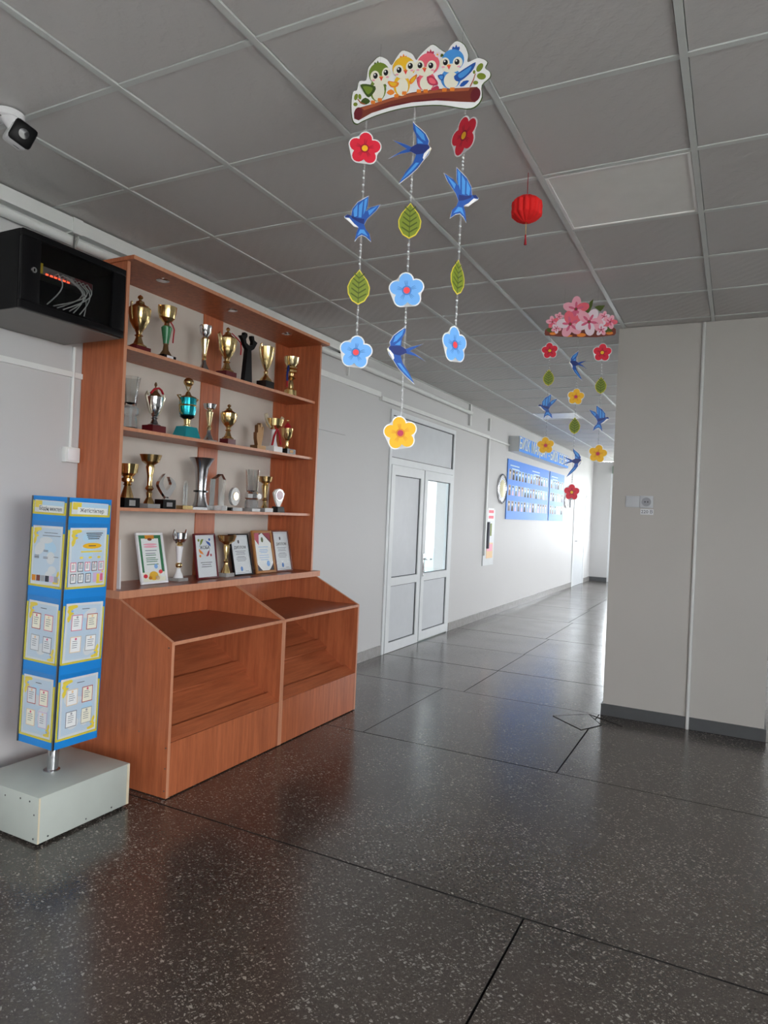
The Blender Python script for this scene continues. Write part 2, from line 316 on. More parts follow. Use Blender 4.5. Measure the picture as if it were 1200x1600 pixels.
for (p, q, r_, s_) in ((a + .06, b - .06, c, c + .06), (a + .06, b - .06, d - .06, d), (a, a + .06, c, d), (b - .06, b, c, d), ((a + b) / 2 - .03, (a + b) / 2 + .03, c + .06, d - .06)): m.box(p, q, YB - .12, YB - .06, r_, s_, 'pvc_white')
struct('window_1', m)
wf = MB().box(XW - .2, -2.74, YF, YF + .2, 0, HC, 'wall_paint').box(-1.64, XR + .3, YF, YF + .2, 0, HC, 'wall_paint').box(-2.74, -1.64, YF, YF + .2, 2.62, HC, 'wall_paint')
struct('wall_far', wf)
pl = MB().box(PIL[0], PIL[1], PIL[2], PIL[3], 0, HC, 'pillar_paint'); pillar = struct('wall_pillar', pl)
for i, (a, b, c, d) in enumerate(ys):
    m = MB(); x = XR + .1
    for (p, q, r_, s_) in ((a + .06, b - .06, c, c + .06), (a + .06, b - .06, d - .06, d), (a, a + .06, c, d), (b - .06, b, c, d), ((a + b) / 2 - .03, (a + b) / 2 + .03, c + .06, d - .06)): m.box(x, x + .06, p, q, r_, s_, 'pvc_white')
    w = struct('window_%d' % (i + 2), m); MB().box(XR - .12, XR + .1, a, b, c - .03, c, 'pvc_white').build('window_sill', w)
# glazed exit doors in the far wall
m = MB()
for (p, q, r_, s_) in ((-2.74, -2.68, 0, 2.62), (-1.70, -1.64, 0, 2.62), (-2.68, -1.70, 2.52, 2.62), (-2.68, -1.70, 0, .92)): m.box(p, q, YF + .02, YF + .08, r_, s_, 'pvc_white')
exit_door = struct('door_3', m); MB().box(-2.68, -1.70, YF + .045, YF + .055, .92, 2.52, 'pane').build('glass_pane', exit_door)
MB().bbox(-2.70, -2.55, YF - .06, YF - .02, 2.62, 2.80, 'exit_green', .01).build('exit_light', None, label='small green and white exit light over the far corridor opening', cat='exit sign')
struct('ground', MB().box(-40, 50, -40, 70, -.4, -.3, 'ground'))

# ---- baseboards
struct('baseboard_left', MB().box(XW, XW + .012, 4.42, DOOR[0] - .02, 0, .10, 'marble_grey').box(XW, XW + .012, DOOR[1] + .02, 15.22, 0, .10, 'marble_grey').box(XW, XW + .012, 16.5, YF, 0, .10, 'marble_grey').box(XW, XW + .012, YB, 2.5, 0, .1, 'marble_grey'))
struct('baseboard_far', MB().box(XW, -2.74, YF - .012, YF, 0, .10, 'baseboard_paint'))
bb = MB().box(PIL[0] - .012, PIL[1] + .012, PIL[2] - .012, PIL[3] + .012, 0, .085, 'baseboard_paint'); struct('baseboard_pillar', bb)
trim = MB().tube([(-.256, PIL[2] - .012, .0), (-.256, PIL[2] - .012, HC - .005)], .012, 'trunking', seg=10); struct('trim_1', trim)

# ---- ceiling
xs = [XW] + [GX0 + GDX * i for i in range(0, 10)] + [XR]
ysr = [YB] + [GY0 + GDY * j for j in range(-9, 28) if YB + .05 < GY0 + GDY * j < YF - .05] + [YF]
ceil = struct('ceiling', MB().box(XW - .2, XR + .3, YB - .2, YF + .2, HC + .09, HC + .2, 'dark_gap'))
TM = MB().box(-GDX / 2 + .0145, GDX / 2 - .0145, -GDY / 2 + .0145, GDY / 2 - .0145, 0, .012, 'ceiling_tile').mesh('ceiling_tile', 0)
rest = MB(); nt_ = 0
LIGHTS = {(3, 3), (0, 14)}
for i in range(len(xs) - 1):
    for j in range(len(ysr) - 1):
        a, b, c, d = xs[i], xs[i + 1], ysr[j], ysr[j + 1]
        gi, gj = round((a - GX0) / GDX), round((c - GY0) / GDY)
        if (gi, gj) in LIGHTS and abs(a - XW) > .01: continue
        vis = d > .9 and a < .75 and (c < PIL[2] or a < -.9)
        if not vis: rest.box(a + .0145, b - .0145, c + .0145, d - .0145, HC + .003, HC + .015, 'ceiling_tile'); continue
        if abs(b - a - GDX) < .01 and abs(d - c - GDY) < .01: link('ceiling_tile', TM, ceil, ((a + b) / 2, (c + d) / 2, HC + .003 + random.uniform(0, .0015)))
        else: MB().box(a + .0145, b - .0145, c + .0145, d - .0145, HC + .003, HC + .015, 'ceiling_tile').build('ceiling_tile', ceil)
rest.build('ceiling_tile', ceil, kind='stuff')
for x in xs[1:-1]:
    MB().box(x - .012, x + .012, YB, YF, HC - .002, HC + .02, 'rail_white').build('grid_rail', ceil)
for y in ysr[1:-1]:
    MB().box(XW, XR, y - .012, y + .012, HC, HC + .02, 'rail_white').build('grid_rail', ceil)
MB().box(XW, XW + .02, YB, YF, HC - .002, HC + .004, 'rail_white').build('edge_rail', ceil)
def light_panel(gi, gj, label):
    x, y = GX0 + gi * GDX, GY0 + gj * GDY
    t = thing('ceiling_light', label, 'ceiling light', (x + GDX / 2, y + GDY / 2, HC), group='square ceiling panels')
    a, b = GDX / 2 - .013, GDY / 2 - .013
    m = MB(); m.box(-a, -a + .012, -b, b, -.001, .05, 'lamp_white').box(a - .012, a, -b, b, -.001, .05, 'lamp_white').box(-a + .012, a - .012, -b, -b + .012, -.001, .05, 'lamp_white').box(-a + .012, a - .012, b - .012, b, -.001, .05, 'lamp_white'); m.build('frame', t)
    MB().box(-a + .012, a - .012, -b + .012, b - .012, .004, .012, 'diffuser').build('diffuser', t)
light_panel(3, 3, 'square unlit light panel in the ceiling beside the red paper lantern'); light_panel(0, 14, 'distant pale light panel in the ceiling down the corridor')

# ---- room behind the door
rm = MB(); a, b, x0, x1 = 4.9, 10.2, -6.5, X0
rm.box(x0, x1, a - .1, a, 0, HC, 'room_white').box(x0, x1, b, b + .1, 0, HC, 'room_white')
rm.box(x0 - .2, x0, a, b, 0, .8, 'room_blue').box(x0 - .2, x0, a, b, 2.65, HC, 'room_white').box(x0 - .2, x0, a, 6.1, .8, 2.65, 'room_white').box(x0 - .2, x0, 9.9, b, .8, 2.65, 'room_white').box(x0, x1, b - .012, b, .0, .9, 'room_blue')
rm.box(x0 - .2, x1, a, b, HC, HC + .1, 'wall_paint'); struct('wall_room', rm)
struct('floor_room', MB().box(x0 - .2, XW - .02, a, b, -.08, -.002, 'white_laminate'))
cw = MB(); n = 60
for k in range(n):
    y0, y1 = 6.0 + 3.2 * k / n, 6.0 + 3.2 * (k + 1) / n
    cw.add([(-6.3 + .03 * math.sin(k * .9), y0, .9), (-6.3 + .03 * math.sin((k + 1) * .9), y1, .9), (-6.3 + .03 * math.sin((k + 1) * .9), y1, 2.6), (-6.3 + .03 * math.sin(k * .9), y0, 2.6)], [(0, 1, 2, 3)], 'curtain')
cw.build('sheer_curtain', None, label='sheer white curtain in the room behind the glazed door', cat='curtain')

# ---- the white pvc double door with transom
dx0, dx1 = XW - .05, XW + .012
ym = 7.10
m = MB(); y0, y1, zt = DOOR
for (p, q, r_, s_) in ((y0, y0 + .05, 0, zt), (y1 - .05, y1, 0, zt), (y0 + .05, y1 - .05, zt - .05, zt), (y0 + .05, y1 - .05, 1.945, 2.015)): m.box(dx0, dx1, p, q, r_, s_, 'pvc_white')
door = struct('door_1', m)
MB().box(dx0 + .02, dx1 - .02, y0 + .05, y1 - .05, 2.015, zt - .05, 'pvc_panel').build('transom_panel', door)
gk = MB()
for (p, q, r_, s_) in ((y0 + .05, y1 - .05, 2.015, 2.024), (y1 - .062, y1 - .05, 2.015, zt - .05), (y0 + .05, y1 - .05, zt - .058, zt - .05)): gk.box(dx1 - .022, dx1 - .014, p, q, r_, s_, 'gasket')
gk.build('gasket', door)
def leaf(p, q, glazed):
    lx0, lx1 = XW - .035, XW + .02
    z0 = .014 if glazed else .004
    m = MB(); st = .085
    for (a, b, c, d) in ((p, p + st, z0, 1.94), (q - st, q, z0, 1.94), (p + st, q - st, z0, z0 + .10), (p + st, q - st, 1.84, 1.94), (p + st, q - st, .69, .775)): m.box(lx0, lx1, a, b, c, d, 'pvc_white')
    lf = m.build('door_leaf', door)
    MB().box(lx0 + .018, lx1 - .018, p + st, q - st, z0 + .10, .69, 'pvc_panel').build('lower_panel', lf)
    if glazed: MB().box(lx0 + .025, lx1 - .025, p + st, q - st, .775, 1.84, 'pane').build('glass_pane', lf)
    else: MB().box(lx0 + .018, lx1 - .018, p + st, q - st, .775, 1.84, 'pvc_panel').build('upper_panel', lf)
    g = MB()
    for (c, d) in ((z0 + .1, .69), (.775, 1.84)):
        for (a, b, e, f) in ((p + st, q - st, c, c + .008), (p + st, q - st, d - .008, d), (q - st - .01, q - st, c, d), (p + st, p + st + .006, c, d)): g.box(lx1 - .02, lx1 - .012, a, b, e, f, 'gasket')
    g.build('gasket', lf)
    return lf
l1 = leaf(y0 + .05, ym - .012, False); l2 = leaf(ym + .012, y1 - .05, True)
MB().box(XW - .04, XW + .008, ym - .012, ym + .012, .004, 1.945, 'gasket').build('meeting_gap', door)
h = MB().bbox(XW + .02, XW + .03, ym + .035, ym + .065, .74, 1.0, 'chrome', .003); h.tube([(XW + .03, ym + .05, .94), (XW + .065, ym + .05, .94), (XW + .072, ym + .07, .94), (XW + .072, ym + .17, .935)], .009, 'chrome'); h.sphere((XW + .032, ym + .05, .80), .012, 'chrome'); h.build('door_handle', l2)
t = thing('door_sign', 'white notice plate with blue edge on the closed door leaf', 'sign', (XW - .015, 6.86, 1.69))
MB().box(.001, .006, -.15, .15, -.105, .105, 'paper').build('plate', t)
m = MB(); MF = frame((.0066, 0, 0), (0, 1, 0), (0, 0, 1)); m.rect(.09, -.105, .15, .105, .0, 'p_midblue', MF)
for k, (w_, z) in enumerate(((.09, .07), (.03, .015), (.11, -.03), (.10, -.05), (.06, -.075))): m.rect(-.12, z - .005, -.12 + w_ * 1.6, z + .005, 0, 'ink_soft', MF)
m.build('print', t)
# closed plain door at the corridor's end
m = MB(); m.box(XW, XW + .02, 15.22, 15.3, 0, 2.05, 'pvc_white').box(XW, XW + .02, 16.42, 16.5, 0, 2.05, 'pvc_white').box(XW, XW + .02, 15.22, 16.5, 1.99, 2.07, 'pvc_white'); d2 = struct('door_2', m)
MB().box(XW, XW + .012, 15.305, 16.415, .002, 1.985, 'pvc_panel').build('door_leaf', d2)
MB().tube([(XW + .012, 15.4, 1.0), (XW + .05, 15.4, 1.0), (XW + .05, 15.5, 1.0)], .01, 'chrome').build('door_handle', d2)

# ---- pipes and trunking on the left wall
m = MB().box(XW, XW + .05, YB, 5.14, 2.832, HC - .006, 'trunking'); struct('trim_2', m)
MB().box(XW, XW + .055, 2.40, 2.46, 2.826, HC - .004, 'trunking').build('joint_clip', bpy.data.objects['trim_2'])
MB().box(XW, XW + .056, 5.14, 5.165, 2.80, HC - .006, 'dark_gap').build('end_bracket', bpy.data.objects['trim_2'])
struct('trim_3', MB().tube([(XW + .028, YB, 2.79), (XW + .028, 8.5, 2.79)], .026, 'trunking', seg=12))
m = MB().box(XW, XW + .02, 4.3, 5.96, 2.575, 2.625, 'trunking').box(XW, XW + .035, 5.96, 9.27, 2.545, 2.585, 'trunking').box(XW, XW + .02, 9.27, 10.3, 2.55, 2.575, 'trunking'); struct('trim_4', m)
struct('trim_5', MB().box(XW, XW + .012, 4.3, 5.33, 2.125, 2.575, 'wall_paint').box(XW, XW + .02, 5.31, 5.33, 2.66, 2.79, 'trunking'))
struct('trim_6', MB().box(XW, XW + .03, 8.46, 8.5, 2.63, HC - .005, 'trunking').box(XW, XW + .03, 9.26, 9.30, .9, 2.55, 'trunking').box(XW, XW + .03, 9.26, 9.30, 2.66, 2.83, 'trunking'))
struct('trim_7', MB().box(XW, XW + .016, YB, 2.53, 2.09, 2.118, 'trunking').tube([(XW + .01, 2.475, 1.72), (XW + .01, 2.475, 2.25)], .009, 'trunking'))

# ================================================================== LOWER CABINETS
Y0, Y1, YM = 2.53, 4.405, 3.467
XF, XBK = -2.425, XW + .006
def lower_cabinet(a, b, label):
    t = thing('display_cabinet', label, 'cabinet', (0, a, 0)); w = b - a; th = .018
    def side(y):
        pts = [(XF, 0.004), (XF, .768), (-2.80, .944), (XBK, .944), (XBK, .004)]
        m = MB(); M = frame((0, y, 0), (1, 0, 0), (0, 0, 1))       # local x -> world x, y -> z, normal -> -y
        n = len(pts); vs = [(p[0], p[1], -th) for p in pts] + [(p[0], p[1], 0) for p in pts]
        m.add(vs, [list(range(n))[::-1], list(range(n, 2 * n))], 'wood', M)
        for i in range(n):
            j = (i + 1) % n; m.add(vs, [(i, j, n + j, n + i)], 'wood_edge_lit' if i in (0, 1) else 'wood', M)
        return m.build('side_panel', t)
    s0 = side(0.); side(w - th)
    MB().box(XBK, XBK + .008, th, w - th, .01, .944, 'wood_dark').build('back_panel', t)
    MB().box(XBK + .12, XBK + .132, th, w - th, .772, .944, 'wood').build('riser_panel', t)
    MB().box(XBK + .008, XF, th, w - th, .752, .770, 'wood_dark', face={1: 'wood_edge_lit'}).build('shelf', t)
    MB().box(XF - .018, XF, th, w - th, .006, .272, 'wood').build('plinth_panel', t)
    # slanted magazine board with two lips
    A = Vector((-2.99, 0, .60)); B = Vector((XF - .03, 0, .255)); d = (B - A).normalized(); nrm = Vector((-d.z, 0, d.x)); nrm = nrm if nrm.z > 0 else -nrm
    ln = (B - A).length
    def strip(s0_, s1_, off, th_, nm):
        m = MB(); M = Matrix(((d.x, 0, nrm.x, A.x), (0, 1, 0, 0), (d.z, 0, nrm.z, A.z), (0, 0, 0, 1)))
        m.box(s0_, s1_, th, w - th, off, off + th_, 'wood_across', M); m.build(nm, t)
    strip(-.16, ln, -.018, .018, 'slanted_board'); strip(ln * .42, ln * .56, .014, .012, 'magazine_lip'); strip(ln * .88, ln + .012, .014, .012, 'magazine_lip')
    for k in (.42, .88): strip(ln * k + .05, ln * k + .06, 0, .014, 'lip_spacer')
    for (x, z) in ((-2.445, .74), (-2.62, .30), (XF - .012, .25), (XF - .012, .15), (XF - .012, .04)):
        sc = MB(); sc.lathe([(.004, 0), (.004, .0012), (0.0001, .0015)], 'screw', Matrix.Translation((x, 0, z)) @ Matrix.Rotation(R(90), 4, 'X'), seg=10)
        if a == Y0: sc.build('screw_cap', s0)
    return t
lower_cabinet(Y0, YM, 'sloped brown display cabinet nearest the blue brochure stand, two slanted shelves inside')
lower_cabinet(YM + .001, Y1, 'sloped brown display cabinet nearest the white double door, under the framed diplomas')
MB().box(XBK, -2.795, Y0 - .004, Y1 + .03, .945, .985, 'wood_dark', face={1: 'wood_edge_lit', 2: 'wood_edge_lit', 3: 'wood_edge_lit'}).build('worktop', None, label='long brown worktop carrying the row of framed diplomas', cat='worktop')

# ================================================================== UPPER SHELF UNIT
SH = (2.265, 1.84, 1.415); CT = .985; TOPZ = 2.69
su = thing('trophy_shelf', 'tall brown wall shelf with white backing, filled with trophies', 'shelf', (0, Y0, CT))
def ub(name, x0, x1, y0, y1, z0, z1, m='wood', **k): return MB().box(x0, x1, y0 - Y0, y1 - Y0, z0 - CT, z1 - CT, m, **k).build(name, su)
XU = -2.845
ub('side_panel', XBK, XU, Y0, Y0 + .02, CT, TOPZ, face={1: 'wood_edge_lit'}); ub('side_panel', XBK, XU, Y1 - .02, Y1, CT, TOPZ, face={1: 'wood_edge_lit'})
ub('top_board', XBK, -2.79, Y0 - .01, Y1 + .02, TOPZ, TOPZ + .02, face={1: 'wood_edge_lit'})
for z in SH: ub('shelf', XBK + .01, -2.875, Y0 + .02, Y1 - .02, z - .018, z, face={1: 'wood_edge_lit'})
ub('back_panel', XBK, XBK + .008, Y0 + .02, Y1 - .02, CT, TOPZ, 'marble_white')
mat('backing', (214, 206, 196), .6)
for o in list(su.children):
    if o.name.startswith('back_panel'): o.data.materials[0] = MATS['backing']
lv = [CT] + [SH[2], SH[1], SH[0]] + [TOPZ]
for i in range(4):
    zt = lv[i + 1] - (.018 if i < 3 else 0)
    for (p, q) in ((Y0 + .02, 2.81), (3.435, 3.62), (4.225, Y1 - .02)): ub('back_strip', XBK + .008, XBK + .016, p, q, lv[i], zt)
for y in (2.83, 3.42, 4.02):
    m = MB().lathe([(.0001, -.006), (.03, -.006), (.036, -.003), (.036, 0)], 'chrome', Matrix.Translation((-2.90, y - Y0, TOPZ - CT)), seg=20); m.lathe([(.0001, -.0075), (.02, -.007), (.02, -.006)], 'lamp_white', Matrix.Translation((-2.90, y - Y0, TOPZ - CT)), seg=16); m.build('spot_lamp', su)

# ================================================================== WALL RACK
rk = thing('network_rack', 'black wall-mounted network rack with glass door, left of the trophy shelf', 'rack cabinet', (0, 1.862, 2.25))
rx0, rx1, rw, rh = XW + .002, -2.72, .553, .335
m = MB(); tk = .012
m.box(rx0, rx1 - .02, 0, tk, 0, rh, 'black_metal').box(rx0, rx1 - .02, rw - tk, rw, 0, rh, 'black_metal').box(rx0, rx1 - .02, tk, rw - tk, rh - tk, rh, 'black_metal').box(rx0, rx0 + tk, tk, rw - tk, tk, rh - tk, 'black_metal')
m.build('body', rk)
MB().box(rx0 + .01, rx1 - .022, .004, rw - .004, -.003, .012, 'grey_sheet').build('bottom_panel_lit', rk)  # black satin underside painted grey: light from below put into the colour
m = MB()
for (p, q, r_, s_) in ((0, rw, 0, .034), (0, rw, rh - .03, rh), (0, .09, .034, rh - .03), (rw - .075, rw, .034, rh - .03)): m.bbox(rx1 - .02, rx1, p, q, r_, s_, 'black_plastic', .003)
dr = m.build('door', rk)
MB().box(rx1 - .013, rx1 - .009, .088, rw - .073, .032, rh - .028, 'rack_glass').build('glass_pane', dr)
lk = MB().lathe([(.0001, .004), (.012, .004), (.014, 0)], 'chrome', Matrix.Translation((rx1, .058, .172)) @ Matrix.Rotation(R(90), 4, 'Y'), seg=16); lk.box(rx1 + .003, rx1 + .006, .056, .060, .166, .178, 'black_plastic'); lk.build('lock', dr)
MB().lathe([(.0001, .002), (.012, .002), (.014, 0)], 'black_plastic', Matrix.Translation((-2.93, 0, .2)) @ Matrix.Rotation(R(90), 4, 'X'), seg=14).build('side_latch', rk)
m = MB().box(rx1 - .13, rx1 - .05, .095, .40, .185, .222, 'grey_sheet'); sw = m.build('network_switch', rk)
MB().box(rx1 - .05, rx1 - .048, .098, .135, .187, .232, 'sticker').build('sticker', sw)
for k in range(6): MB().box(rx1 - .05, rx1 - .047, .15 + k * .022, .162 + k * .022, .187, .193, 'led_red').build('indicator_light', sw)
MB().box(rx1 - .05, rx1 - .048, .30, .395, .19, .222, 'maroon').build('front_label', sw)
MB().box(rx1 - .2, rx1 - .05, .095, rw - .08, .035, .062, 'black_metal').build('power_strip', rk)
MB().sphere((rx1 - .045, .11, .068), .003, 'led_green').build('indicator_light', rk); MB().sphere((rx1 - .045, .11, .05), .0025, 'led_amber').build('indicator_light', rk)
for k in range(8):
    a = .19 + k * .022; b = .15 + ((k * 5) % 8) * .028; bulge = .03 + .02 * (k % 3)
    pts = [(rx1 - .05, a, .195), (rx1 - .05 + .02, a + .01, .205)]
    for s in range(1, 9):
        q = s / 8; pts.append((rx1 - .032 + .006 * math.sin(k + q * 3), a + (b - a) * q + bulge * 1.6 * math.sin(math.pi * q), .205 - .15 * q + .02 * math.sin(math.pi * q)))
    MB().tube(smooth(pts, 1)[:len(pts)], .0028, 'cable_grey', seg=6).build('patch_cable', rk)
cb = [(-3.08, 2.36, 2.59), (-3.07, 2.37, 2.66), (-3.09, 2.40, 2.74), (-3.10, 2.43, 2.81)]
MB().tube([(x, y - 1.862, z - 2.25) for x, y, z in cb], .006, 'cable_grey').build('feed_cable', rk); MB().tube([(x + .01, y - 1.862 + .03 - .02 * i, z - 2.25) for i, (x, y, z) in enumerate(cb)], .005, 'grey_sheet').build('feed_cable', rk)
# wall outlet under the conduit
t = thing('wall_outlet', 'small white surface outlet on the wall beneath the conduit, left of the shelf', 'outlet', (XW, 2.475, 1.68))
MB().bbox(.0, .035, -.045, .045, -.04, .04, 'trunking', .005).build('box', t); MB().bbox(.034, .038, -.03, .03, -.03, .03, 'white_gloss', .001).build('cover', t)

# ================================================================== SECURITY CAMERA
scl = Vector((-2.53, 1.655, HC - .001)); sc = thing('security_camera', 'white bullet security camera with black face on the ceiling', 'camera', scl)
MB().lathe([(.055, 0), (.055, -.012), (.046, -.02), (.0001, -.02)], 'white_gloss', seg=24).build('mount_base', sc)
for a in (20, 140, 260): MB().box(-.008, .008, -.003, .003, -.0205, -.0195, 'black_plastic', Matrix.Rotation(R(a), 4, 'Z') @ Matrix.Translation((.036, 0, 0))).build('screw_slot', sc)
dirv = (rgt * .62 - upv * .30 - fwd * .72).normalized()
fpos = deep(37, 209, 2.56) - scl; bd = fpos - dirv * .06
side_ = dirv.cross(Vector((0, 0, 1))).normalized(); upc = side_.cross(dirv); side_, upc = side_ * .94 + upc * .34, upc * .94 - side_ * .34
MC = Matrix(((side_.x, upc.x, dirv.x, bd.x), (side_.y, upc.y, dirv.y, bd.y), (side_.z, upc.z, dirv.z, bd.z), (0, 0, 0, 1)))
MB().tube([(0, 0, -.015), tuple(bd * .5 + Vector((0, 0, -.005))), tuple(bd)], [.03, .028, .028], 'white_gloss', seg=14).build('arm', sc)
MB().bbox(-.038, .038, -.038, .038, -.075, .055, 'white_gloss', .012, MC).build('housing', sc)
fc = MB().bbox(-.041, .041, -.041, .041, .04, .062, 'black_plastic', .012, MC).build('face', sc)
MB().lathe([(.0001, .065), (.018, .064), (.021, .061)], 'lens_dark', MC, seg=20).build('lens', fc)
MB().box(-.022, -.0, -.0386, -.0381, -.03, -.024, 'ink', MC).build('logo', sc)

# ================================================================== ROTATING BROCHURE STAND
st = thing('brochure_stand', 'rotating blue and yellow display stand with printed sheets on a white box base', 'display stand', (-2.735, 2.145, 0))
bx = MB().bbox(-.215, .215, -.24, .24, .012, .205, 'white_laminate', .002).build('base_box', st)
for (p, q) in ((-.19, -.21), (.19, -.21), (-.19, .21), (.19, .21)): MB().lathe([(.015, 0), (.015, .014)], 'black_plastic', Matrix.Translation((p, q, 0)), seg=10).build('foot', bx)
MB().box(.2155, .2162, -.24, -.232, .013, .203, 'edge_yellowed').build('edge_band', bx); MB().box(.2155, .2162, .225, .24, .013, .203, 'edge_yellowed').build('edge_band', bx)
for (p, q) in ((.16, .18), (.1, .18), (.0, .17), (.19, .13), (.19, .03)): MB().lathe([(.004, 0), (.004, .001)], 'screw', Matrix.Translation((p, -.2405, q)) @ Matrix.Rotation(R(90), 4, 'X'), seg=8).build('screw', bx)
for (p, q) in ((-.19, .03), (.0, .03), (.14, .03)): MB().lathe([(.004, 0), (.004, .001)], 'screw', Matrix.Translation((.2155, p, q)) @ Matrix.Rotation(R(90), 4, 'Y'), seg=8).build('screw', bx)
TILT = Matrix.Rotation(R(1.0), 4, Vector((-.8, .6, 0)))
MB().tube([TILT @ Vector((-.008, -.012, .2)), TILT @ Vector((-.008, -.012, 1.43))], .024, 'chrome', seg=18).lathe([(.036, .204), (.036, .209), (.025, .212)], 'chrome', Matrix.Translation((-.008, -.012, 0)), seg=20).build('pole', st)
HS = .1175; ZB, ZT = .345, 1.455
def sheet(m, M, w, h, kind, seed):
    """printed A4 sheet: u right, v up, origin lower left"""
    r = random.Random(seed)
    m.rect(0, 0, w, h, 0, 'paper', M); e = .0003
    pad = .011
    m.rect(pad, pad, w - pad, h - pad, e, 'p_sheet', M)
    for k in range(7):
        m.flat(ell(w * r.uniform(.2, .8), h * r.uniform(.15, .85), w * r.uniform(.10, .22), h * r.uniform(.05, .11), 14, r.uniform(-.6, .6)), e * (2 + k * .1), r.choice(['p_paleblue', 'paper', 'p_sheet']), M)
    def scroll(cx, cy, s, fx, fy):
        pts = [(0, 0), (.26, .02), (.30, -.05), (.16, -.09), (.12, -.16), (.20, -.22), (.12, -.26), (.10, -.36), (.02, -.46), (-.02, -.34), (.03, -.24), (-.03, -.16), (.0, -.08)]
        m.flat(smooth([(cx + fx * x * s, cy + fy * y * s) for x, y in pts], 3), e * 4, 'p_lemon', M)
        m.flat(ell(cx + fx * .13 * s, cy - fy * .15 * s, .04 * s, .035 * s, 10), e * 5, 'p_midblue', M)
    scroll(pad, h - pad, w * .8, 1, 1); scroll(w - pad, pad, w * .62, -1, -1)
    def doc(x, y, a, b, edge):
        m.rect(x, y, x + a, y + b, e * 6, edge, M); m.rect(x + .003, y + .003, x + a - .003, y + b - .003, e * 7, r.choice(['paper', 'p_cream', 'p_white']), M)
        for q in range(4): m.rect(x + a * .2, y + b * (.3 + q * .13), x + a * r.uniform(.6, .8), y + b * (.3 + q * .13) + .0025, e * 8, 'ink_soft', M)
        m.flat(ell(x + a * .5, y + b * .85, a * .1, a * .1, 8), e * 8, r.choice(['p_tan', 'p_grey', 'p_rosed']), M)
    if kind == 'four':
        m.rect(w * .42, h * .89, w * .62, h * .90, e * 6, 'ink', M)
        cols = ['p_rosed', 'p_grey', 'red_ink', 'p_lilac', 'ink_soft', 'p_tan']; r.shuffle(cols)
        for k, (x, y) in enumerate(((.16, .53), (.57, .53), (.16, .16), (.57, .16))): doc(w * x, h * y, w * .29, h * .27, cols[k])
    elif kind == 'wide':
        for q in range(4): m.rect(w * (.42 + .02 * q), h * (.90 - q * .032), w * (.88 - .03 * q), h * (.90 - q * .032) + .004, e * 6, 'ink', M)
        m.flat(ell(w * .6, h * .69, w * .26, h * .05, 20), e * 6, 'p_gold', M); m.rect(w * .5, h * .683, w * .7, h * .697, e * 7, 'ink', M)
        m.rect(w * .3, h * .58, w * .88, h * .605, e * 6, 'p_lemon', M)
        for q in range(3): m.flat(ell(w * (.32 + q * .24), h * .49, w * .05, h * .02, 10), e * 6, 'p_lemon', M)
        for q in range(5): doc(w * (.04 + q * .19), h * .255, w * .15, h * .16, r.choice(['ink', 'p_brown', 'p_grey', 'p_rosed']))
        for q in range(3): doc(w * (.05 + q * .20), h * .06, w * .15, h * .16, r.choice(['ink', 'p_brown', 'p_grey']))
        m.rect(w * .66, h * .06, w * .95, h * .22, e * 6, 'p_lilac', M); m.rect(w * .76, h * .06, w * .84, h * .2, e * 7, 'p_lemon', M); m.rect(w * .86, h * .08, w * .93, h * .2, e * 7, 'p_rosed', M)
    else:
        m.rect(w * .4, h * .88, w * .85, h * .888, e * 6, 'ink', M); m.rect(w * .35, h * .83, w * .95, h * .838, e * 6, 'ink', M)
        for q in range(9):
            x = w * r.choice([.1, .4, .75]); y = h * r.uniform(.32, .58); m.rect(x, y, x + w * .16, y + .003, e * 6, 'ink_soft', M)
        for q in range(6): m.rect(w * (.05 + q * .15), h * .06, w * (.05 + q * .15 + .13), h * .16, e * 6, ['p_goldd', 'p_brown', 'p_grey', 'ink', 'p_lilac', 'p_grey'][q], M)
def face(label_text, rz, kinds, seed):
    M0 = TILT @ Matrix.Rotation(rz, 4, 'Z')             # face looks along +x of M0
    p = MB().box(HS - .006, HS, -HS, HS, ZB, ZT, 'p_bluepanel', M0).build('panel', st)
    MB().box(HS - .004, HS + .004, -HS - .003, -HS + .004, ZB, ZT, 'screw', M0).build('corner_profile', p)
    FR = M0 @ frame((HS, 0, 0), (0, 1, 0), (0, 0, 1))
    spots = [(ZT - .082, .066)] + [(ZT - .405 - k * .335, .285) for k in range(3)]
    for i, (zb, hh) in enumerate(spots):
        m = MB(); w = .218
        for (a, b, c, d) in ((-w / 2, -w / 2 + .008, zb, zb + hh * .92), (w / 2 - .008, w / 2, zb, zb + hh * .85), (-w / 2, w / 2, zb, zb + .009)): m.box(a, b, c, d, 0, .004, 'p_olive', FR)
        m.box(-w / 2 + .003, w / 2 - .003, zb + .003, zb + hh * 1.03, .0042, .0052, 'film', FR)
        pk = m.build('pocket', p)
        s = MB(); MS = FR @ Matrix.Translation((-w / 2 + .010 + (.004 if i % 2 else 0), zb + .008, .0025)) @ Matrix.Rotation(R((-.8, .9, -1.0, .6)[i]), 4, 'Z')
        if i == 0:
            s.rect(0, 0, .196, .056, 0, 'paper', MS); s.rect(.004, .022, .06, .053, .0003, 'p_lemon', MS); s.rect(.05, .03, .192, .053, .0004, 'p_paleblue', MS); s.rect(.03, .004, .19, .034, .0006, 'p_white', MS); s.build('printed_sheet', p)
            text(p, 'lettering', label_text, .025, 'ink', MS @ Matrix.Translation((.108, .019, .0009)), sx=.92)
        else:
            sheet(s, MS, .197, hh - .022, kinds[i - 1], seed + i); s.build('printed_sheet', p, ang=0)
face('Жетістіктер', 0, ['wide', 'four', 'four'], 11)
face('Біздің мектеп', R(-90), ['plain', 'four', 'four'], 23)
for rz in (R(90), R(180)): MB().box(HS - .006, HS, -HS, HS, ZB, ZT, 'p_bluepanel', TILT @ Matrix.Rotation(rz, 4, 'Z')).build('panel', st)
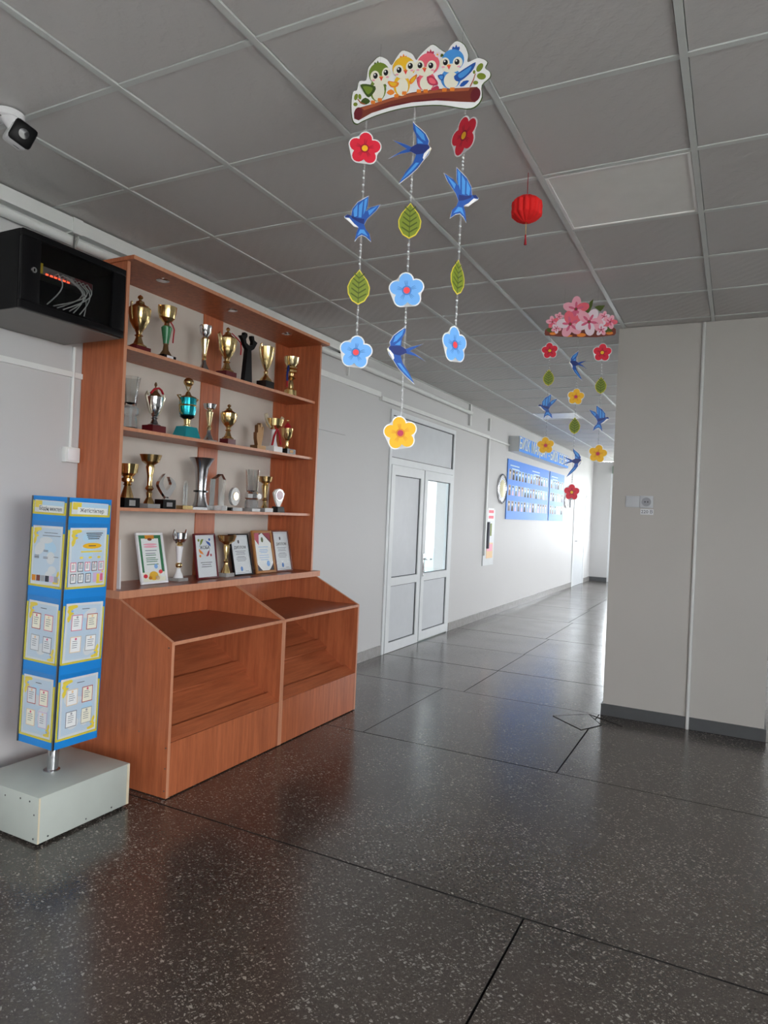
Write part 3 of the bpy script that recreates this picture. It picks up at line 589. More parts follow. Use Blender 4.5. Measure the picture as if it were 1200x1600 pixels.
MB().box(-HS + .006, HS - .006, -HS + .006, HS - .006, ZT - .012, ZT - .004, 'p_bluepanel', TILT).build('top_cap', st); MB().box(-HS + .006, HS - .006, -HS + .006, HS - .006, ZB + .004, ZB + .012, 'p_bluepanel', TILT).build('bottom_cap', st)

# ================================================================== TROPHIES
XS = -2.925
def spot(px, py, x=XS):
    p = on(px, py, 0, x); d = (p - CAM).dot(fwd); return p.y, d / F_PX
def trophy(label, px, top, bot, zshelf, parts, x=XS, rz=0., name='trophy', cat='trophy'):
    """parts: (part name, kind, material, args...) in units of the trophy's height"""
    y, k = spot(px, (top + bot) / 2, x); H = (bot - top) * k
    t = thing(name, label, cat, (x, y, zshelf + .001), rz)
    byname = {}
    for p in parts:
        nm, kind, m = p[:3]; a = p[3:]
        mb = byname.setdefault((nm, len(byname)) if nm.startswith('*') else nm, MB()); Sc = Matrix.Diagonal((H * 1.12, H * 1.12, H, 1))
        if kind == 'lathe': mb.lathe(a[0], m, Sc, **(a[1] if len(a) > 1 else {}))
        elif kind == 'cubo':       # width, depth, z0, z1, taper
            w, d, z0, z1 = a[:4]; tp = a[4] if len(a) > 4 else 1.
            vs = [(-d / 2, -w / 2, z0), (d / 2, -w / 2, z0), (d / 2, w / 2, z0), (-d / 2, w / 2, z0)] + [(q[0] * tp, q[1] * tp, z1) for q in [(-d / 2, -w / 2), (d / 2, -w / 2), (d / 2, w / 2), (-d / 2, w / 2)]]
            mb.add(vs, [(3, 2, 1, 0), (4, 5, 6, 7), (0, 1, 5, 4), (1, 2, 6, 5), (2, 3, 7, 6), (3, 0, 4, 7)], m, Sc)
        elif kind == 'tube': mb.tube(a[0], a[1], m, Sc, **(a[2] if len(a) > 2 else {}))
        elif kind == 'pair':       # mirrored handle in the y-z plane
            for s in (1, -1): MB().tube([(0, s * u, v) for u, v in a[0]], a[1] * 1.15, m, Sc, **(a[2] if len(a) > 2 else {})).build(nm, t)
        elif kind == 'ball': mb.sphere(a[0], a[1], m, Sc)
        elif kind == 'plate':      # outline in y-z plane with thickness
            mb.prism(a[0], -a[1] / 2, a[1] / 2, m, Sc @ frame((a[2] if len(a) > 2 else 0, 0, 0), (0, 1, 0), (0, 0, 1)))
    for nm, mb in byname.items():
        if mb.v: mb.build(nm if isinstance(nm, str) else nm[0][1:], t, ang=30)
    return t
def cupp(r, z0, z1, rim=1.0, foot=.16):
    return [(.0001, z0), (r * foot * 1.4, z0), (r * .55, z0 + (z1 - z0) * .18), (r * .86, z0 + (z1 - z0) * .45), (r * .97, z0 + (z1 - z0) * .75), (r * rim, z1), (r * rim * .93, z1 - .004), (r * .8, z0 + (z1 - z0) * .5), (.0001, z0 + (z1 - z0) * .25)]
def stem(r, z0, z1):
    h = z1 - z0; return [(r * 2.6, z0), (r * 2.5, z0 + h * .08), (r * 1.6, z0 + h * .2), (r * 1.1, z0 + h * .45), (r * .85, z0 + h * .62), (r * 1.35, z0 + h * .7), (r * .85, z0 + h * .78), (r * 1.0, z0 + h * .9), (r * 1.3, z1)]
def lid(r, z0, z1):
    h = z1 - z0; return [(r, z0), (r * .98, z0 + h * .08), (r * .72, z0 + h * .22), (r * .42, z0 + h * .36), (r * .36, z0 + h * .52), (r * .14, z0 + h * .6), (r * .12, z0 + h * .68), (r * .26, z0 + h * .78), (r * .2, z0 + h * .9), (.0001, z1)]
EAR = lambda r, z0, z1, o=.05: [(r * .62, z0), (r * .95, z0 + (z1 - z0) * .25), (r + o, z0 + (z1 - z0) * .65), (r + o * 1.1, z1), (r + o * .3, z1 + .02), (r * .98, z1 - .03)]
z1_, z2_, z3_ = SH
# top shelf
trophy('tall gold lidded cup on a maroon base, leftmost on the top shelf', 218, 455, 543, z1_, [('base', 'cubo', 'maroon', .30, .24, 0, .07), ('stem', 'lathe', 'dark_gold', stem(.05, .07, .36)), ('cup', 'lathe', 'gold', cupp(.17, .34, .74), dict(lobes=10, amp=.015, seg=40)), ('lid', 'lathe', 'dark_gold', lid(.17, .735, 1.0)), ('handle', 'pair', 'pale_gold', EAR(.16, .46, .82, .015), .012)])
trophy('gold two-handled cup on a green cone stem with red ribbon, top shelf', 260, 480, 561, z1_, [('base', 'cubo', 'black_gloss', .28, .22, 0, .06), ('plate', 'cubo', 'paper', .15, .225, .005, .055), ('foot', 'lathe', 'bronze', [(.11, .06), (.09, .10), (.05, .17), (.04, .27), (.05, .29)]), ('stem', 'lathe', 'green_enamel', [(.045, .29), (.09, .60), (.07, .63)]), ('neck', 'lathe', 'dark_gold', [(.05, .63), (.04, .69), (.06, .72)]), ('cup', 'lathe', 'gold', [(.0001, .71), (.07, .71), (.13, .78), (.155, .90), (.16, 1.0), (.145, .99), (.12, .80), (.0001, .77)]), ('handle', 'pair', 'gold', [(.14, .80), (.17, .84), (.185, .92), (.20, .99), (.165, .985)], .009), ('ribbon', 'tube', 'ribbon_red', [(.06, .02, .72), (.08, .06, .66), (.09, .09, .58), (.09, .075, .42), (.09, .07, .32)], .012)])
trophy('slender gold trophy with a small silver bowl, before the middle strip of the top shelf', 320, 506, 577, z1_, [('base', 'lathe', 'dark_silver', [(.11, 0), (.10, .03), (.05, .14), (.035, .22)]), ('knob', 'lathe', 'gold', [(.03, .22), (.045, .26), (.03, .32), (.04, .36)]), ('stem', 'lathe', 'pale_gold', [(.035, .34), (.085, .68), (.05, .73)]), ('bowl', 'lathe', 'silver', [(.0001, .72), (.05, .72), (.11, .82), (.125, .98), (.115, .97), (.09, .83), (.0001, .78)]), ('handle', 'pair', 'silver', [(.08, .76), (.14, .82), (.155, .93), (.12, .98)], .008)])
trophy('wide gold lidded cup with large handles and maroon base, top shelf centre', 355, 510, 588, z1_, [('base', 'cubo', 'maroon', .28, .24, 0, .10), ('stem', 'lathe', 'dark_gold', stem(.05, .10, .38)), ('cup', 'lathe', 'gold', cupp(.165, .36, .76), dict(lobes=12, amp=.02, seg=48)), ('lid', 'lathe', 'dark_gold', lid(.15, .755, 1.0)), ('handle', 'pair', 'pale_gold', [(.10, .46), (.18, .56), (.22, .70), (.25, .80), (.22, .84), (.17, .78), (.16, .70)], .014), ('ribbon', 'tube', 'ribbon_red', [(.06, .03, .88), (.12, .10, .80), (.15, .18, .72), (.15, .20, .58), (.15, .19, .48)], .012)])
trophy('black wooden fork-shaped figure beside the gold cup, top shelf', 386, 519, 596, z1_, [('stem', 'plate', 'black_plastic', [(-.10, 0), (.12, 0), (.07, .6), (.06, .68), (-.04, .68), (-.05, .6)], .09), ('fork', 'plate', 'black_plastic', [(-.04, .66), (.06, .66), (.15, .72), (.20, .80), (.24, .87), (.15, .90), (.13, .98), (.07, .97), (.07, .93), (.11, .86), (.10, .79), (.02, .755), (-.07, .79), (-.09, .86), (-.05, .93), (-.06, .98), (-.13, .99), (-.14, .93), (-.24, .90), (-.17, .84), (-.14, .76)], .07)], name='wooden_figure', cat='figurine')
trophy('gold two-handled goblet on a tall black base, top shelf', 416, 536, 604, z1_, [('base', 'cubo', 'black_gloss', .28, .24, 0, .16), ('foot', 'lathe', 'gold', [(.13, .16), (.12, .20), (.06, .27), (.035, .33), (.05, .38), (.03, .42)]), ('cup', 'lathe', 'gold', [(.0001, .41), (.03, .41), (.08, .52), (.135, .70), (.165, .94), (.155, .93), (.12, .7), (.0001, .5)], dict(lobes=14, amp=.015, seg=56)), ('handle', 'pair', 'pale_gold', [(.07, .52), (.17, .66), (.21, .84), (.215, .97), (.18, 1.0), (.165, .93)], .013)])
trophy('gold stacked-ring cup at the right end of the top shelf', 455, 555, 615, z1_, [('base', 'lathe', 'gold', [(.15, 0), (.145, .14), (.12, .17), (.07, .2)]), ('stem', 'lathe', 'dark_gold', [(.06, .19), (.07, .3), (.05, .4), (.11, .46), (.05, .52), (.06, .58), (.13, .61), (.13, .66), (.07, .69), (.14, .71), (.14, .74), (.07, .76)]), ('cup', 'lathe', 'pale_gold', [(.0001, .75), (.1, .75), (.16, .85), (.18, 1.0), (.165, .99), (.13, .85), (.0001, .8)]), ('handle', 'pair', 'pale_gold', [(.12, .76), (.19, .84), (.22, .98), (.18, 1.0)], .012), ('ribbon', 'tube', 'ribbon_blue', [(.02, -.15, .75), (.03, -.2, .5), (.03, -.19, .35)], .025), ('ribbon_tail', 'tube', 'ribbon_red', [(.03, -.19, .36), (.03, -.18, .2)], .025)])
# second shelf
trophy('tall faceted crystal vase, leftmost on the second shelf', 204, 588, 668, z2_, [('base', 'lathe', 'black_gloss', [(.13, 0), (.13, .02)], dict(seg=8)), ('foot', 'lathe', 'crystal_frost', [(.13, .02), (.12, .16), (.10, .24)], dict(seg=8)), ('ring', 'lathe', 'crystal_frost', [(.10, .24), (.14, .28), (.14, .40), (.10, .44)], dict(seg=8)), ('body', 'lathe', 'crystal', [(.10, .44), (.12, .75), (.155, 1.0), (.14, 1.0), (.09, .5), (.0001, .46)], dict(seg=8))], name='crystal_vase')
trophy('silver lidded cup with cream handles, red ribbon and maroon base', 242, 598, 677, z2_, [('base', 'cubo', 'maroon', .31, .26, 0, .13), ('stem', 'lathe', 'dark_silver', stem(.045, .13, .34)), ('cup', 'lathe', 'silver', cupp(.13, .31, .70), dict(lobes=9, amp=.02, seg=36)), ('lid', 'lathe', 'bronze', lid(.10, .70, 1.0)), ('handle', 'pair', 'cream_metal', [(.09, .36), (.13, .44), (.17, .56), (.22, .70), (.19, .77), (.15, .72)], .016), ('ribbon', 'tube', 'ribbon_red', [(.05, -.16, .74), (.07, -.09, .84), (.08, .0, .87), (.07, .07, .84), (.05, .13, .78)], .02)])
trophy('teal and gold cup topped with a golden ball on a teal base', 293, 592, 685, z2_, [('base', 'cubo', 'teal', .33, .26, 0, .18, .72), ('stem', 'lathe', 'gold', [(.06, .18), (.06, .20), (.04, .22), (.05, .30), (.06, .31)]), ('saucer', 'lathe', 'black_gloss', [(.05, .305), (.10, .34), (.11, .36), (.05, .36)]), ('cup', 'lathe', 'teal_metal', [(.06, .345), (.11, .38), (.125, .46), (.125, .66), (.1, .66)], dict(lobes=10, amp=.02, seg=40)), ('band', 'lathe', 'gold', [(.128, .52), (.134, .535), (.128, .55)]), ('lid', 'lathe', 'dark_gold', [(.13, .66), (.12, .68), (.05, .71), (.025, .77), (.0001, .78)]), ('ball_cradle', 'pair', 'gold', [(.0, .77), (.03, .82), (.055, .87)], .008), ('ball', 'ball', 'dark_gold', (0, 0, .93), .075), ('handle', 'pair', 'gold', [(.10, .38), (.15, .42), (.165, .52), (.14, .55), (.16, .62), (.22, .68), (.15, .69)], .012), ('medallion', 'lathe', 'gold', [(.0001, .012), (.035, .01), (.035, 0)], dict(seg=12))])
trophy('slim silver-gold trophy with a shallow bowl, second shelf beside the teal cup', 327, 630, 688, z2_, [('base', 'cubo', 'marble_grey', .30, .28, 0, .03), ('foot', 'lathe', 'dark_silver', [(.13, .03), (.11, .06), (.05, .2), (.04, .3)]), ('stem', 'lathe', 'pale_gold', [(.04, .3), (.06, .36), (.035, .42), (.045, .46), (.09, .78), (.05, .82)]), ('bowl', 'lathe', 'silver', [(.0001, .82), (.05, .82), (.13, .88), (.16, 1.0), (.145, .99), (.1, .9), (.0001, .86)])])
trophy('round gold lidded cup on a square maroon base, second shelf', 357, 630, 693, z2_, [('base', 'cubo', 'maroon', .26, .24, 0, .13), ('stem', 'lathe', 'dark_gold', stem(.05, .13, .44)), ('cup', 'lathe', 'gold', cupp(.18, .42, .76), dict(lobes=9, amp=.02, seg=36)), ('lid', 'lathe', 'dark_gold', lid(.17, .755, 1.0)), ('handle', 'pair', 'dark_gold', [(.14, .52), (.20, .60), (.225, .70), (.21, .78), (.18, .77), (.185, .72)], .011)])
trophy('bronze open-hand statuette on the second shelf', 404, 658, 700, z2_, [('base', 'cubo', 'bronze', .46, .3, 0, .14), ('hand', 'plate', 'bronze', [(-.10, .14), (.08, .14), (.16, .5), (.19, .85), (.12, .86), (.09, .7), (.08, .95), (.0, .98), (-.02, .8), (-.07, .92), (-.13, .88), (-.12, .6), (-.18, .62), (-.17, .4)], .14)], name='statuette', cat='figurine')
trophy('gold bowl trophy with curled cream handles, white stem and red ribbon', 428, 645, 703, z2_, [('base', 'cubo', 'marble_white', .34, .3, 0, .14), ('base_side', 'cubo', 'black_gloss', .20, .29, 0, .139), ('stem', 'lathe', 'white_gloss', [(.11, .14), (.07, .3), (.06, .58), (.08, .6)]), ('cup', 'lathe', 'gold', [(.0001, .6), (.08, .6), (.19, .7), (.23, .88), (.215, .87), (.16, .7), (.0001, .66)]), ('handle', 'pair', 'cream_metal', [(.14, .64), (.26, .74), (.34, .86), (.36, .96), (.30, .98), (.27, .92), (.30, .88)], .022), ('ribbon', 'tube', 'ribbon_red', [(.1, -.18, .16), (.1, -.12, .4), (.1, 0, .62), (.1, .1, .45), (.1, .17, .2)], .025)])
trophy('small gold cup with a red lid, last on the second shelf', 449, 650, 705, z2_, [('base', 'cubo', 'black_gloss', .36, .3, 0, .14), ('plate', 'cubo', 'bronze', .14, .305, .03, .11), ('stem', 'lathe', 'gold', [(.1, .14), (.04, .22), (.035, .36), (.05, .40)]), ('cup', 'lathe', 'gold', [(.0001, .38), (.05, .38), (.13, .5), (.155, .72), (.14, .72), (.0001, .5)], dict(lobes=8, amp=.02, seg=32)), ('lid', 'lathe', 'ribbon_red', [(.10, .72), (.08, .8), (.03, .88), (.0001, .9)]), ('knob', 'ball', 'gold', (0, 0, .95), .035)])
# third shelf
trophy('gold bowl cup on a black base, leftmost on the third shelf', 199, 727, 795, z3_, [('base', 'cubo', 'black_gloss', .40, .32, 0, .22), ('plate', 'cubo', 'silver', .16, .325, .04, .17), ('stem', 'lathe', 'dark_gold', [(.13, .22), (.12, .28), (.08, .42), (.06, .5), (.09, .52), (.06, .56), (.12, .6), (.12, .66), (.07, .7)]), ('cup', 'lathe', 'gold', [(.0001, .69), (.08, .69), (.16, .78), (.2, 1.0), (.185, .99), (.14, .78), (.0001, .74)], dict(lobes=10, amp=.02, seg=40)), ('handle', 'pair', 'dark_gold', [(.14, .74), (.23, .82), (.25, .97), (.2, .99)], .013)])
trophy('tall gold column trophy with a flat bowl, second on the third shelf', 234, 712, 796, z3_, [('base', 'cubo', 'marble_grey', .27, .24, 0, .08), ('foot', 'lathe', 'dark_gold', [(.09, .08), (.08, .12), (.04, .2), (.05, .28), (.035, .32)]), ('stem', 'lathe', 'gold', [(.04, .32), (.07, .36), (.04, .42), (.045, .6), (.07, .76), (.06, .8)], dict(lobes=6, amp=.05, seg=24)), ('bowl', 'lathe', 'dark_gold', [(.0001, .8), (.06, .8), (.14, .86), (.18, .99), (.165, .985), (.1, .88), (.0001, .84)])])
FL = smooth([(-.03, .32), (-.20, .5), (-.30, .68), (-.22, .84), (-.08, 1.0), (-.14, .82), (-.14, .68), (-.02, .52), (.10, .64), (.14, .74), (.06, .92), (.22, .84), (.31, .7), (.22, .52), (.07, .32)], 3)
trophy('silver twisted flame award on a black base, third shelf', 259, 742, 796, z3_, [('base', 'cubo', 'black_gloss', .44, .3, 0, .26), ('plate', 'cubo', 'dark_silver', .2, .305, .06, .18), ('flame', 'plate', 'silver', FL, .1), ('neck', 'plate', 'silver', [(-.10, .25), (.12, .25), (.04, .34), (-.02, .34)], .1)], name='award_sculpture')
trophy('small thin glass award with a gold foot, beside the trumpet vase', 289, 752, 796, z3_, [('base', 'cubo', 'gold', .44, .28, 0, .13), ('figure', 'plate', 'crystal_frost', [(-.05, .13), (.08, .13), (.06, .5), (.1, .7), (.03, 1.0), (-.04, .7), (-.02, .5)], .09)], name='glass_award')
trophy('large silver trumpet-shaped vase with a dark ring, middle of the third shelf', 314, 714, 796, z3_, [('base', 'lathe', 'dark_silver', [(.17, 0), (.16, .05), (.12, .07)], dict(seg=4)), ('body', 'lathe', 'dark_silver', [(.13, .06), (.10, .16), (.085, .34), (.09, .55), (.12, .8), (.21, .98), (.205, .985), (.11, .8), (.07, .5), (.0001, .4)]), ('ring', 'lathe', 'black_gloss', [(.09, .33), (.12, .335), (.12, .365), (.09, .37)]), ('emblem', 'ball', 'ribbon_red', (.085, 0, .62), .015)], name='trumpet_vase')
trophy('tall clear glass obelisk award in front of the middle strip', 339, 739, 796, z3_, [('base', 'cubo', 'crystal_frost', .46, .3, 0, .13), ('obelisk', 'plate', 'crystal', [(-.18, .13), (.18, .13), (.22, .85), (.1, 1.0), (-.02, .92), (-.16, .85)], .16)], name='glass_award')
trophy('round openwork glass award on a small black foot, third shelf', 366, 760, 797, z3_, [('base', 'cubo', 'black_gloss', .56, .36, 0, .14), ('disc', 'plate', 'crystal_frost', ell(0, .6, .26, .38, 24), .12), ('medal', 'plate', 'pale_gold', ell(0, .62, .14, .16, 16), .03, .075)], name='glass_award')
trophy('silver crystal column with a medallion, third shelf right half', 394, 732, 797, z3_, [('base', 'cubo', 'marble_grey', .28, .26, 0, .07), ('foot', 'lathe', 'crystal_frost', [(.15, .07), (.14, .24), (.12, .28)], dict(seg=8)), ('ring', 'lathe', 'silver', [(.12, .28), (.15, .32), (.15, .42), (.12, .46)], dict(seg=8)), ('body', 'lathe', 'crystal', [(.12, .46), (.15, 1.0), (.13, 1.0), (.1, .5), (.0001, .47)], dict(seg=8)), ('medallion', 'plate', 'marble_white', ell(.06, .37, .08, .07, 14), .02, .15)], name='crystal_column')
trophy('thin gold goblet trophy near the right end of the third shelf', 414, 742, 797, z3_, [('base', 'cubo', 'marble_grey', .34, .3, 0, .11), ('foot', 'lathe', 'gold', [(.1, .11), (.05, .2), (.04, .3), (.07, .34), (.04, .4)]), ('stem', 'lathe', 'gold', [(.04, .4), (.09, .74), (.05, .78)]), ('bowl', 'lathe', 'dark_gold', [(.0001, .78), (.05, .78), (.16, .86), (.19, 1.0), (.175, .99), (.1, .87), (.0001, .83)])])
trophy('round pale rosette award on a black base, rightmost on the third shelf', 435, 761, 798, z3_, [('base', 'cubo', 'black_gloss', .46, .32, 0, .24, .8), ('wings', 'plate', 'marble_white', [(-.06, .24), (.06, .24), (.2, .45), (.34, .8), (.2, .95), (0, 1.0), (-.2, .95), (-.34, .8), (-.2, .45)], .08), ('rosette', 'plate', 'p_rosel', ell(0, .72, .2, .2, 20), .04, .06), ('rosette_rim', 'plate', 'dark_silver', ell(0, .72, .24, .24, 20), .03, .05)], name='rosette_award')
# on the worktop
trophy('white-stemmed cup with silver bowl and gold flower, between two framed diplomas', 280, 828, 907, CT, [('base', 'cubo', 'marble_grey', .24, .24, 0, .06), ('foot', 'lathe', 'white_gloss', [(.09, .06), (.08, .1), (.04, .2), (.03, .25)]), ('flower', 'ball', 'gold', (0, 0, .31), .06), ('stem', 'lathe', 'white_gloss', [(.035, .36), (.065, .68), (.05, .69)]), ('calyx', 'lathe', 'gold', [(.03, .69), (.055, .71), (.04, .75), (.07, .78)]), ('bowl', 'lathe', 'silver', [(.0001, .77), (.07, .77), (.12, .83), (.135, .95), (.125, .95), (.09, .85), (.0001, .8)]), ('handle', 'pair', 'silver', [(.08, .75), (.14, .82), (.165, .93), (.14, 1.0), (.125, .94)], .016)], x=-2.96)
trophy('gold-stemmed cup standing between the red-framed and black-framed diplomas', 354, 828, 894, CT, [('base', 'cubo', 'marble_grey', .26, .26, 0, .09), ('foot', 'lathe', 'gold', [(.1, .09), (.09, .14), (.04, .27), (.035, .32)]), ('stem', 'lathe', 'gold', [(.03, .32), (.06, .36), (.03, .42), (.07, .7), (.05, .76)], dict(lobes=6, amp=.06, seg=24)), ('bowl', 'lathe', 'dark_gold', [(.0001, .76), (.06, .76), (.16, .84), (.2, .97), (.185, .965), (.12, .86), (.0001, .8)]), ('handle', 'pair', 'gold', [(.13, .84), (.22, .9), (.26, .99), (.2, .97)], .012)], x=-2.95)

# ---- framed diplomas leaning against the back
def diploma(label, pxl, pxr, pytop, pybot, fm, lean, design, fw=.014):
    x = -2.93
    a, b = on(pxl, pybot, 0, x), on(pxr, pybot, 0, x); k = (a - CAM).dot(fwd) / F_PX; w = abs(b.y - a.y); h = (pybot - pytop) * k / math.cos(lean) * 1.03
    t = thing('framed_diploma', label, 'picture frame', (x, (a.y + b.y) / 2, CT + .001)); t.rotation_euler = (0, -lean, 0)
    M = frame((0, -w / 2, 0), (0, 1, 0), (0, 0, 1)); m = MB()
    for (p, q, r_, s_) in ((0, w, 0, fw), (0, w, h - fw, h), (0, fw, fw, h - fw), (w - fw, w, fw, h - fw)): m.bbox(p, q, r_, s_, -.008, .008, fm, .002, M)
    m.build('frame', t); MB().box(fw, w - fw, fw, h - fw, -.006, .0, 'paper', M).build('backing', t)
    pr_ = MB(); M2 = M @ Matrix.Translation((fw, fw, .0006)); W_, H_ = w - 2 * fw, h - 2 * fw
    pr_.rect(0, 0, W_, H_, 0, 'paper', M2); design(pr_, M2, W_, H_, t); pr_.build('print', t, ang=0)
    MB().box(fw, w - fw, fw, h - fw, .0045, .006, 'film', M).build('glass', t)
def lines(m, M, W_, H_, ys_, c='ink_soft', wd=.6):
    for i, y in enumerate(ys_):
        k = wd * (1, .8, .9, .7, .95)[i % 5]; m.rect(W_ * (.5 - k / 2), H_ * y, W_ * (.5 + k / 2), H_ * y + .0035, .0005, c, M)
def d_green(m, M, W_, H_, t):
    m.rect(.0, 0, W_, H_, .0002, 'green_enamel', M); m.rect(W_ * .12, H_ * .05, W_ * .88, H_ * .93, .0004, 'p_white', M)
    m.rect(W_ * .3, H_ * .92, W_ * .7, H_, .0006, 'p_goldd', M); m.flat(ell(W_ * .5, H_ * .91, W_ * .1, H_ * .03), .0007, 'p_brown', M)
    for y, c in ((.8, 'p_rose'), (.75, 'p_rose')): m.flat(ell(W_ * .5, H_ * y, W_ * .3, .006), .0006, c, M)
    for y in (.66, .6, .56, .5, .46, .42, .36): m.rect(W_ * .25, H_ * y, W_ * random.uniform(.65, .8), H_ * y + .004, .0006, 'green_enamel' if y < .58 else 'ink_soft', M)
    m.rect(0, 0, W_, H_ * .2, .0006, 'p_cream', M)
    for (x, y, r_, c) in ((.14, .12, .09, 'p_red'), (.5, .12, .2, 'p_gold'), (.82, .2, .09, 'p_coral'), (.9, .13, .09, 'p_white'), (.66, .07, .1, 'p_tan'), (.34, .08, .08, 'p_goldd')): m.flat(ell(W_ * x, H_ * y, W_ * r_, W_ * r_ * .75), .0008, c, M)
    m.flat(ell(W_ * .64, H_ * .32, W_ * .08, W_ * .08), .0008, 'p_midblue', M)
def d_ring(m, M, W_, H_, t):
    cx, cy = W_ * .48, H_ * .70
    for k, c in enumerate(('p_dblue', 'p_leaf', 'p_orange', 'p_dred')):
        a0 = R(5 + k * 90); n = 10
        outer = [(cx + W_ * .30 * (1 + .12 * math.sin(i / n * math.pi * 2)) * math.cos(a0 + R(80) * i / n), cy + W_ * .30 * (1 + .12 * math.sin(i / n * math.pi * 2)) * math.sin(a0 + R(80) * i / n)) for i in range(n + 1)]
        inner = [(cx + W_ * (.30 - .09 * math.sin(math.pi * i / n)) * math.cos(a0 + R(80) * i / n), cy + W_ * (.30 - .09 * math.sin(math.pi * i / n)) * math.sin(a0 + R(80) * i / n)) for i in range(n, -1, -1)]
        m.flat(outer + inner, .0005, c, M); m.flat(ell(cx + W_ * .4 * math.cos(a0 + R(42)), cy + W_ * .4 * math.sin(a0 + R(42)), W_ * .05, W_ * .05), .0005, c, M)
    lines(m, M, W_, H_, (.34, .29, .24), 'ink', .6); text(t, 'lettering', 'ЖОБА', W_ * .17, 'ink', M @ Matrix.Translation((cx, cy, .0006)))
def d_dip(m, M, W_, H_, t):
    m.flat(ell(W_ * .45, H_ * .83, W_ * .05, W_ * .07), .0005, 'ink', M); lines(m, M, W_, H_, (.58, .54, .50, .44, .41, .37, .33)); text(t, 'lettering', 'ДИПЛОМ', W_ * .15, 'ink', M @ Matrix.Translation((W_ * .5, H_ * .68, .0006)))
    m.flat(ell(W_ * .45, H_ * .13, W_ * .07, W_ * .09), .0005, 'p_skyd', M); m.rect(W_ * .65, H_ * .06, W_ * .85, H_ * .06 + .003, .0005, 'ink_soft', M)
    for (a, b, c, d) in ((.04, .03, .96, .035), (.04, .965, .96, .97), (.04, .03, .05, .97), (.95, .03, .96, .97)): m.rect(W_ * a, H_ * b, W_ * c, H_ * d, .0005, 'ink_soft', M)
def d_pent(m, M, W_, H_, t):
    m.rect(0, 0, W_, H_, .0002, 'p_maroon', M); m.flat([(.0, H_ * .85), (W_ * .0, H_ * .2), (W_ * .3, 0), (W_ * .75, 0), (W_, H_ * .18), (W_, H_ * .72), (W_ * .5, H_)], .0004, 'p_white', M)
    m.flat([(0, H_), (W_ * .32, H_), (W_ * .24, H_ * .68), (0, H_ * .86)], .0006, 'p_dpink', M); m.flat([(W_, H_), (W_ * .55, H_), (W_, H_ * .78)], .0006, 'p_dred', M); m.flat([(0, 0), (W_ * .32, 0), (0, H_ * .16)], .0006, 'ink', M); m.flat([(W_, 0), (W_ * .72, 0), (W_, H_ * .15)], .0006, 'ink', M)
    m.flat(ell(W_ * .48, H_ * .82, W_ * .07, W_ * .1), .0006, 'p_leafd', M); lines(m, M, W_, H_, (.62, .55, .51, .47, .40, .34, .28), 'p_midblue', .6); m.flat(ell(W_ * .7, H_ * .18, W_ * .1, W_ * .11), .0006, 'p_midblue', M)
diploma('white-framed diploma with a green printed border, left on the worktop', 221, 262, 833, 911, 'white_gloss', R(13), d_green)
diploma('red-brown framed sheet with a colourful ring emblem of curled figures', 308, 341, 833, 902, 'maroon', R(10), d_ring, .010)
diploma('thin black-framed diploma with a blue stamp', 366, 395, 831, 894, 'black_plastic', R(13), d_dip, .009)
mat('light_wood', (170, 116, 62), .45, var=(20, .15))
diploma('light wood framed certificate with dark red printed corners', 401, 431, 826, 891, 'light_wood', R(12), d_pent, .018)
mat('brown_frame', (118, 70, 58), .4)
diploma('brown-framed diploma at the right end of the worktop', 432, 457, 825, 887, 'brown_frame', R(12), d_dip, .010)
# narrow certificate seen edge-on inside the left side panel
t = thing('paper_certificate', 'white certificate seen edge-on against the left side of the shelf', 'certificate', (-2.945, Y0 + .05, CT + .001)); t.rotation_euler = (R(3), 0, R(4))
MB().box(-.10, .085, 0, .006, 0, .26, 'paper').build('sheet', t); MB().box(-.06, .06, .006, .0068, .03, .1, 'p_dblue').build('print', t)

# ================================================================== MOBILES
def petal_flower(mb, s, c, cd, cc, rot=0., M=None):
    ang = [R(90 + 72 * k) + rot for k in range(5)]
    out = []
    for k in range(5):
        cx, cy = .30 * s * math.cos(ang[k]), .30 * s * math.sin(ang[k])
        for q in range(-5, 6): a = ang[k] + R(q * 23); out.append((cx + .235 * s * math.cos(a), cy + .235 * s * math.sin(a)))
    mb.prism(out, -.0008, 0, 'p_white', M)
    for k in range(5):
        mb.flat(ell(.285 * s * math.cos(ang[k]), .285 * s * math.sin(ang[k]), .215 * s, .20 * s, 16, ang[k]), .0004 + .0001 * k, c, M)
        for d in (-.16, 0, .16): mb.flat(ell(.2 * s * math.cos(ang[k] + d), .2 * s * math.sin(ang[k] + d), .1 * s, .008 * s, 8, ang[k] + d), .0011, cd, M)
    mb.flat(ell(0, 0, .14 * s, .14 * s, 16), .0013, cd, M)
    mb.flat(ell(0, 0, .095 * s, .095 * s, 16), .0016, cc, M)
def leaf_shape(mb, s, M=None):
    o = [(0, .5), (.1, .37), (.24, .2), (.32, 0), (.30, -.2), (.18, -.4), (0, -.5), (-.18, -.4), (-.30, -.2), (-.32, 0), (-.24, .2), (-.1, .37)]
    mb.prism([(x * s * 1.06, y * s * 1.05) for x, y in o], -.0008, 0, 'p_olive', M); mb.flat([(x * s * .96, y * s * .97) for x, y in o], .0004, 'p_leaf', M)
    mb.flat([(-.012 * s, -.48 * s), (.012 * s, -.48 * s), (.004 * s, .45 * s), (-.004 * s, .45 * s)], .0008, 'p_leafd', M)
    for k in range(5):
        y = -.36 + k * .15
        for sg in (1, -1): mb.flat([(0, y * s), (sg * .24 * s * (1 - k * .08), (y + .15) * s), (sg * .23 * s * (1 - k * .08), (y + .19) * s), (0, (y + .05) * s)][::sg], .0008, 'p_leafd', M)
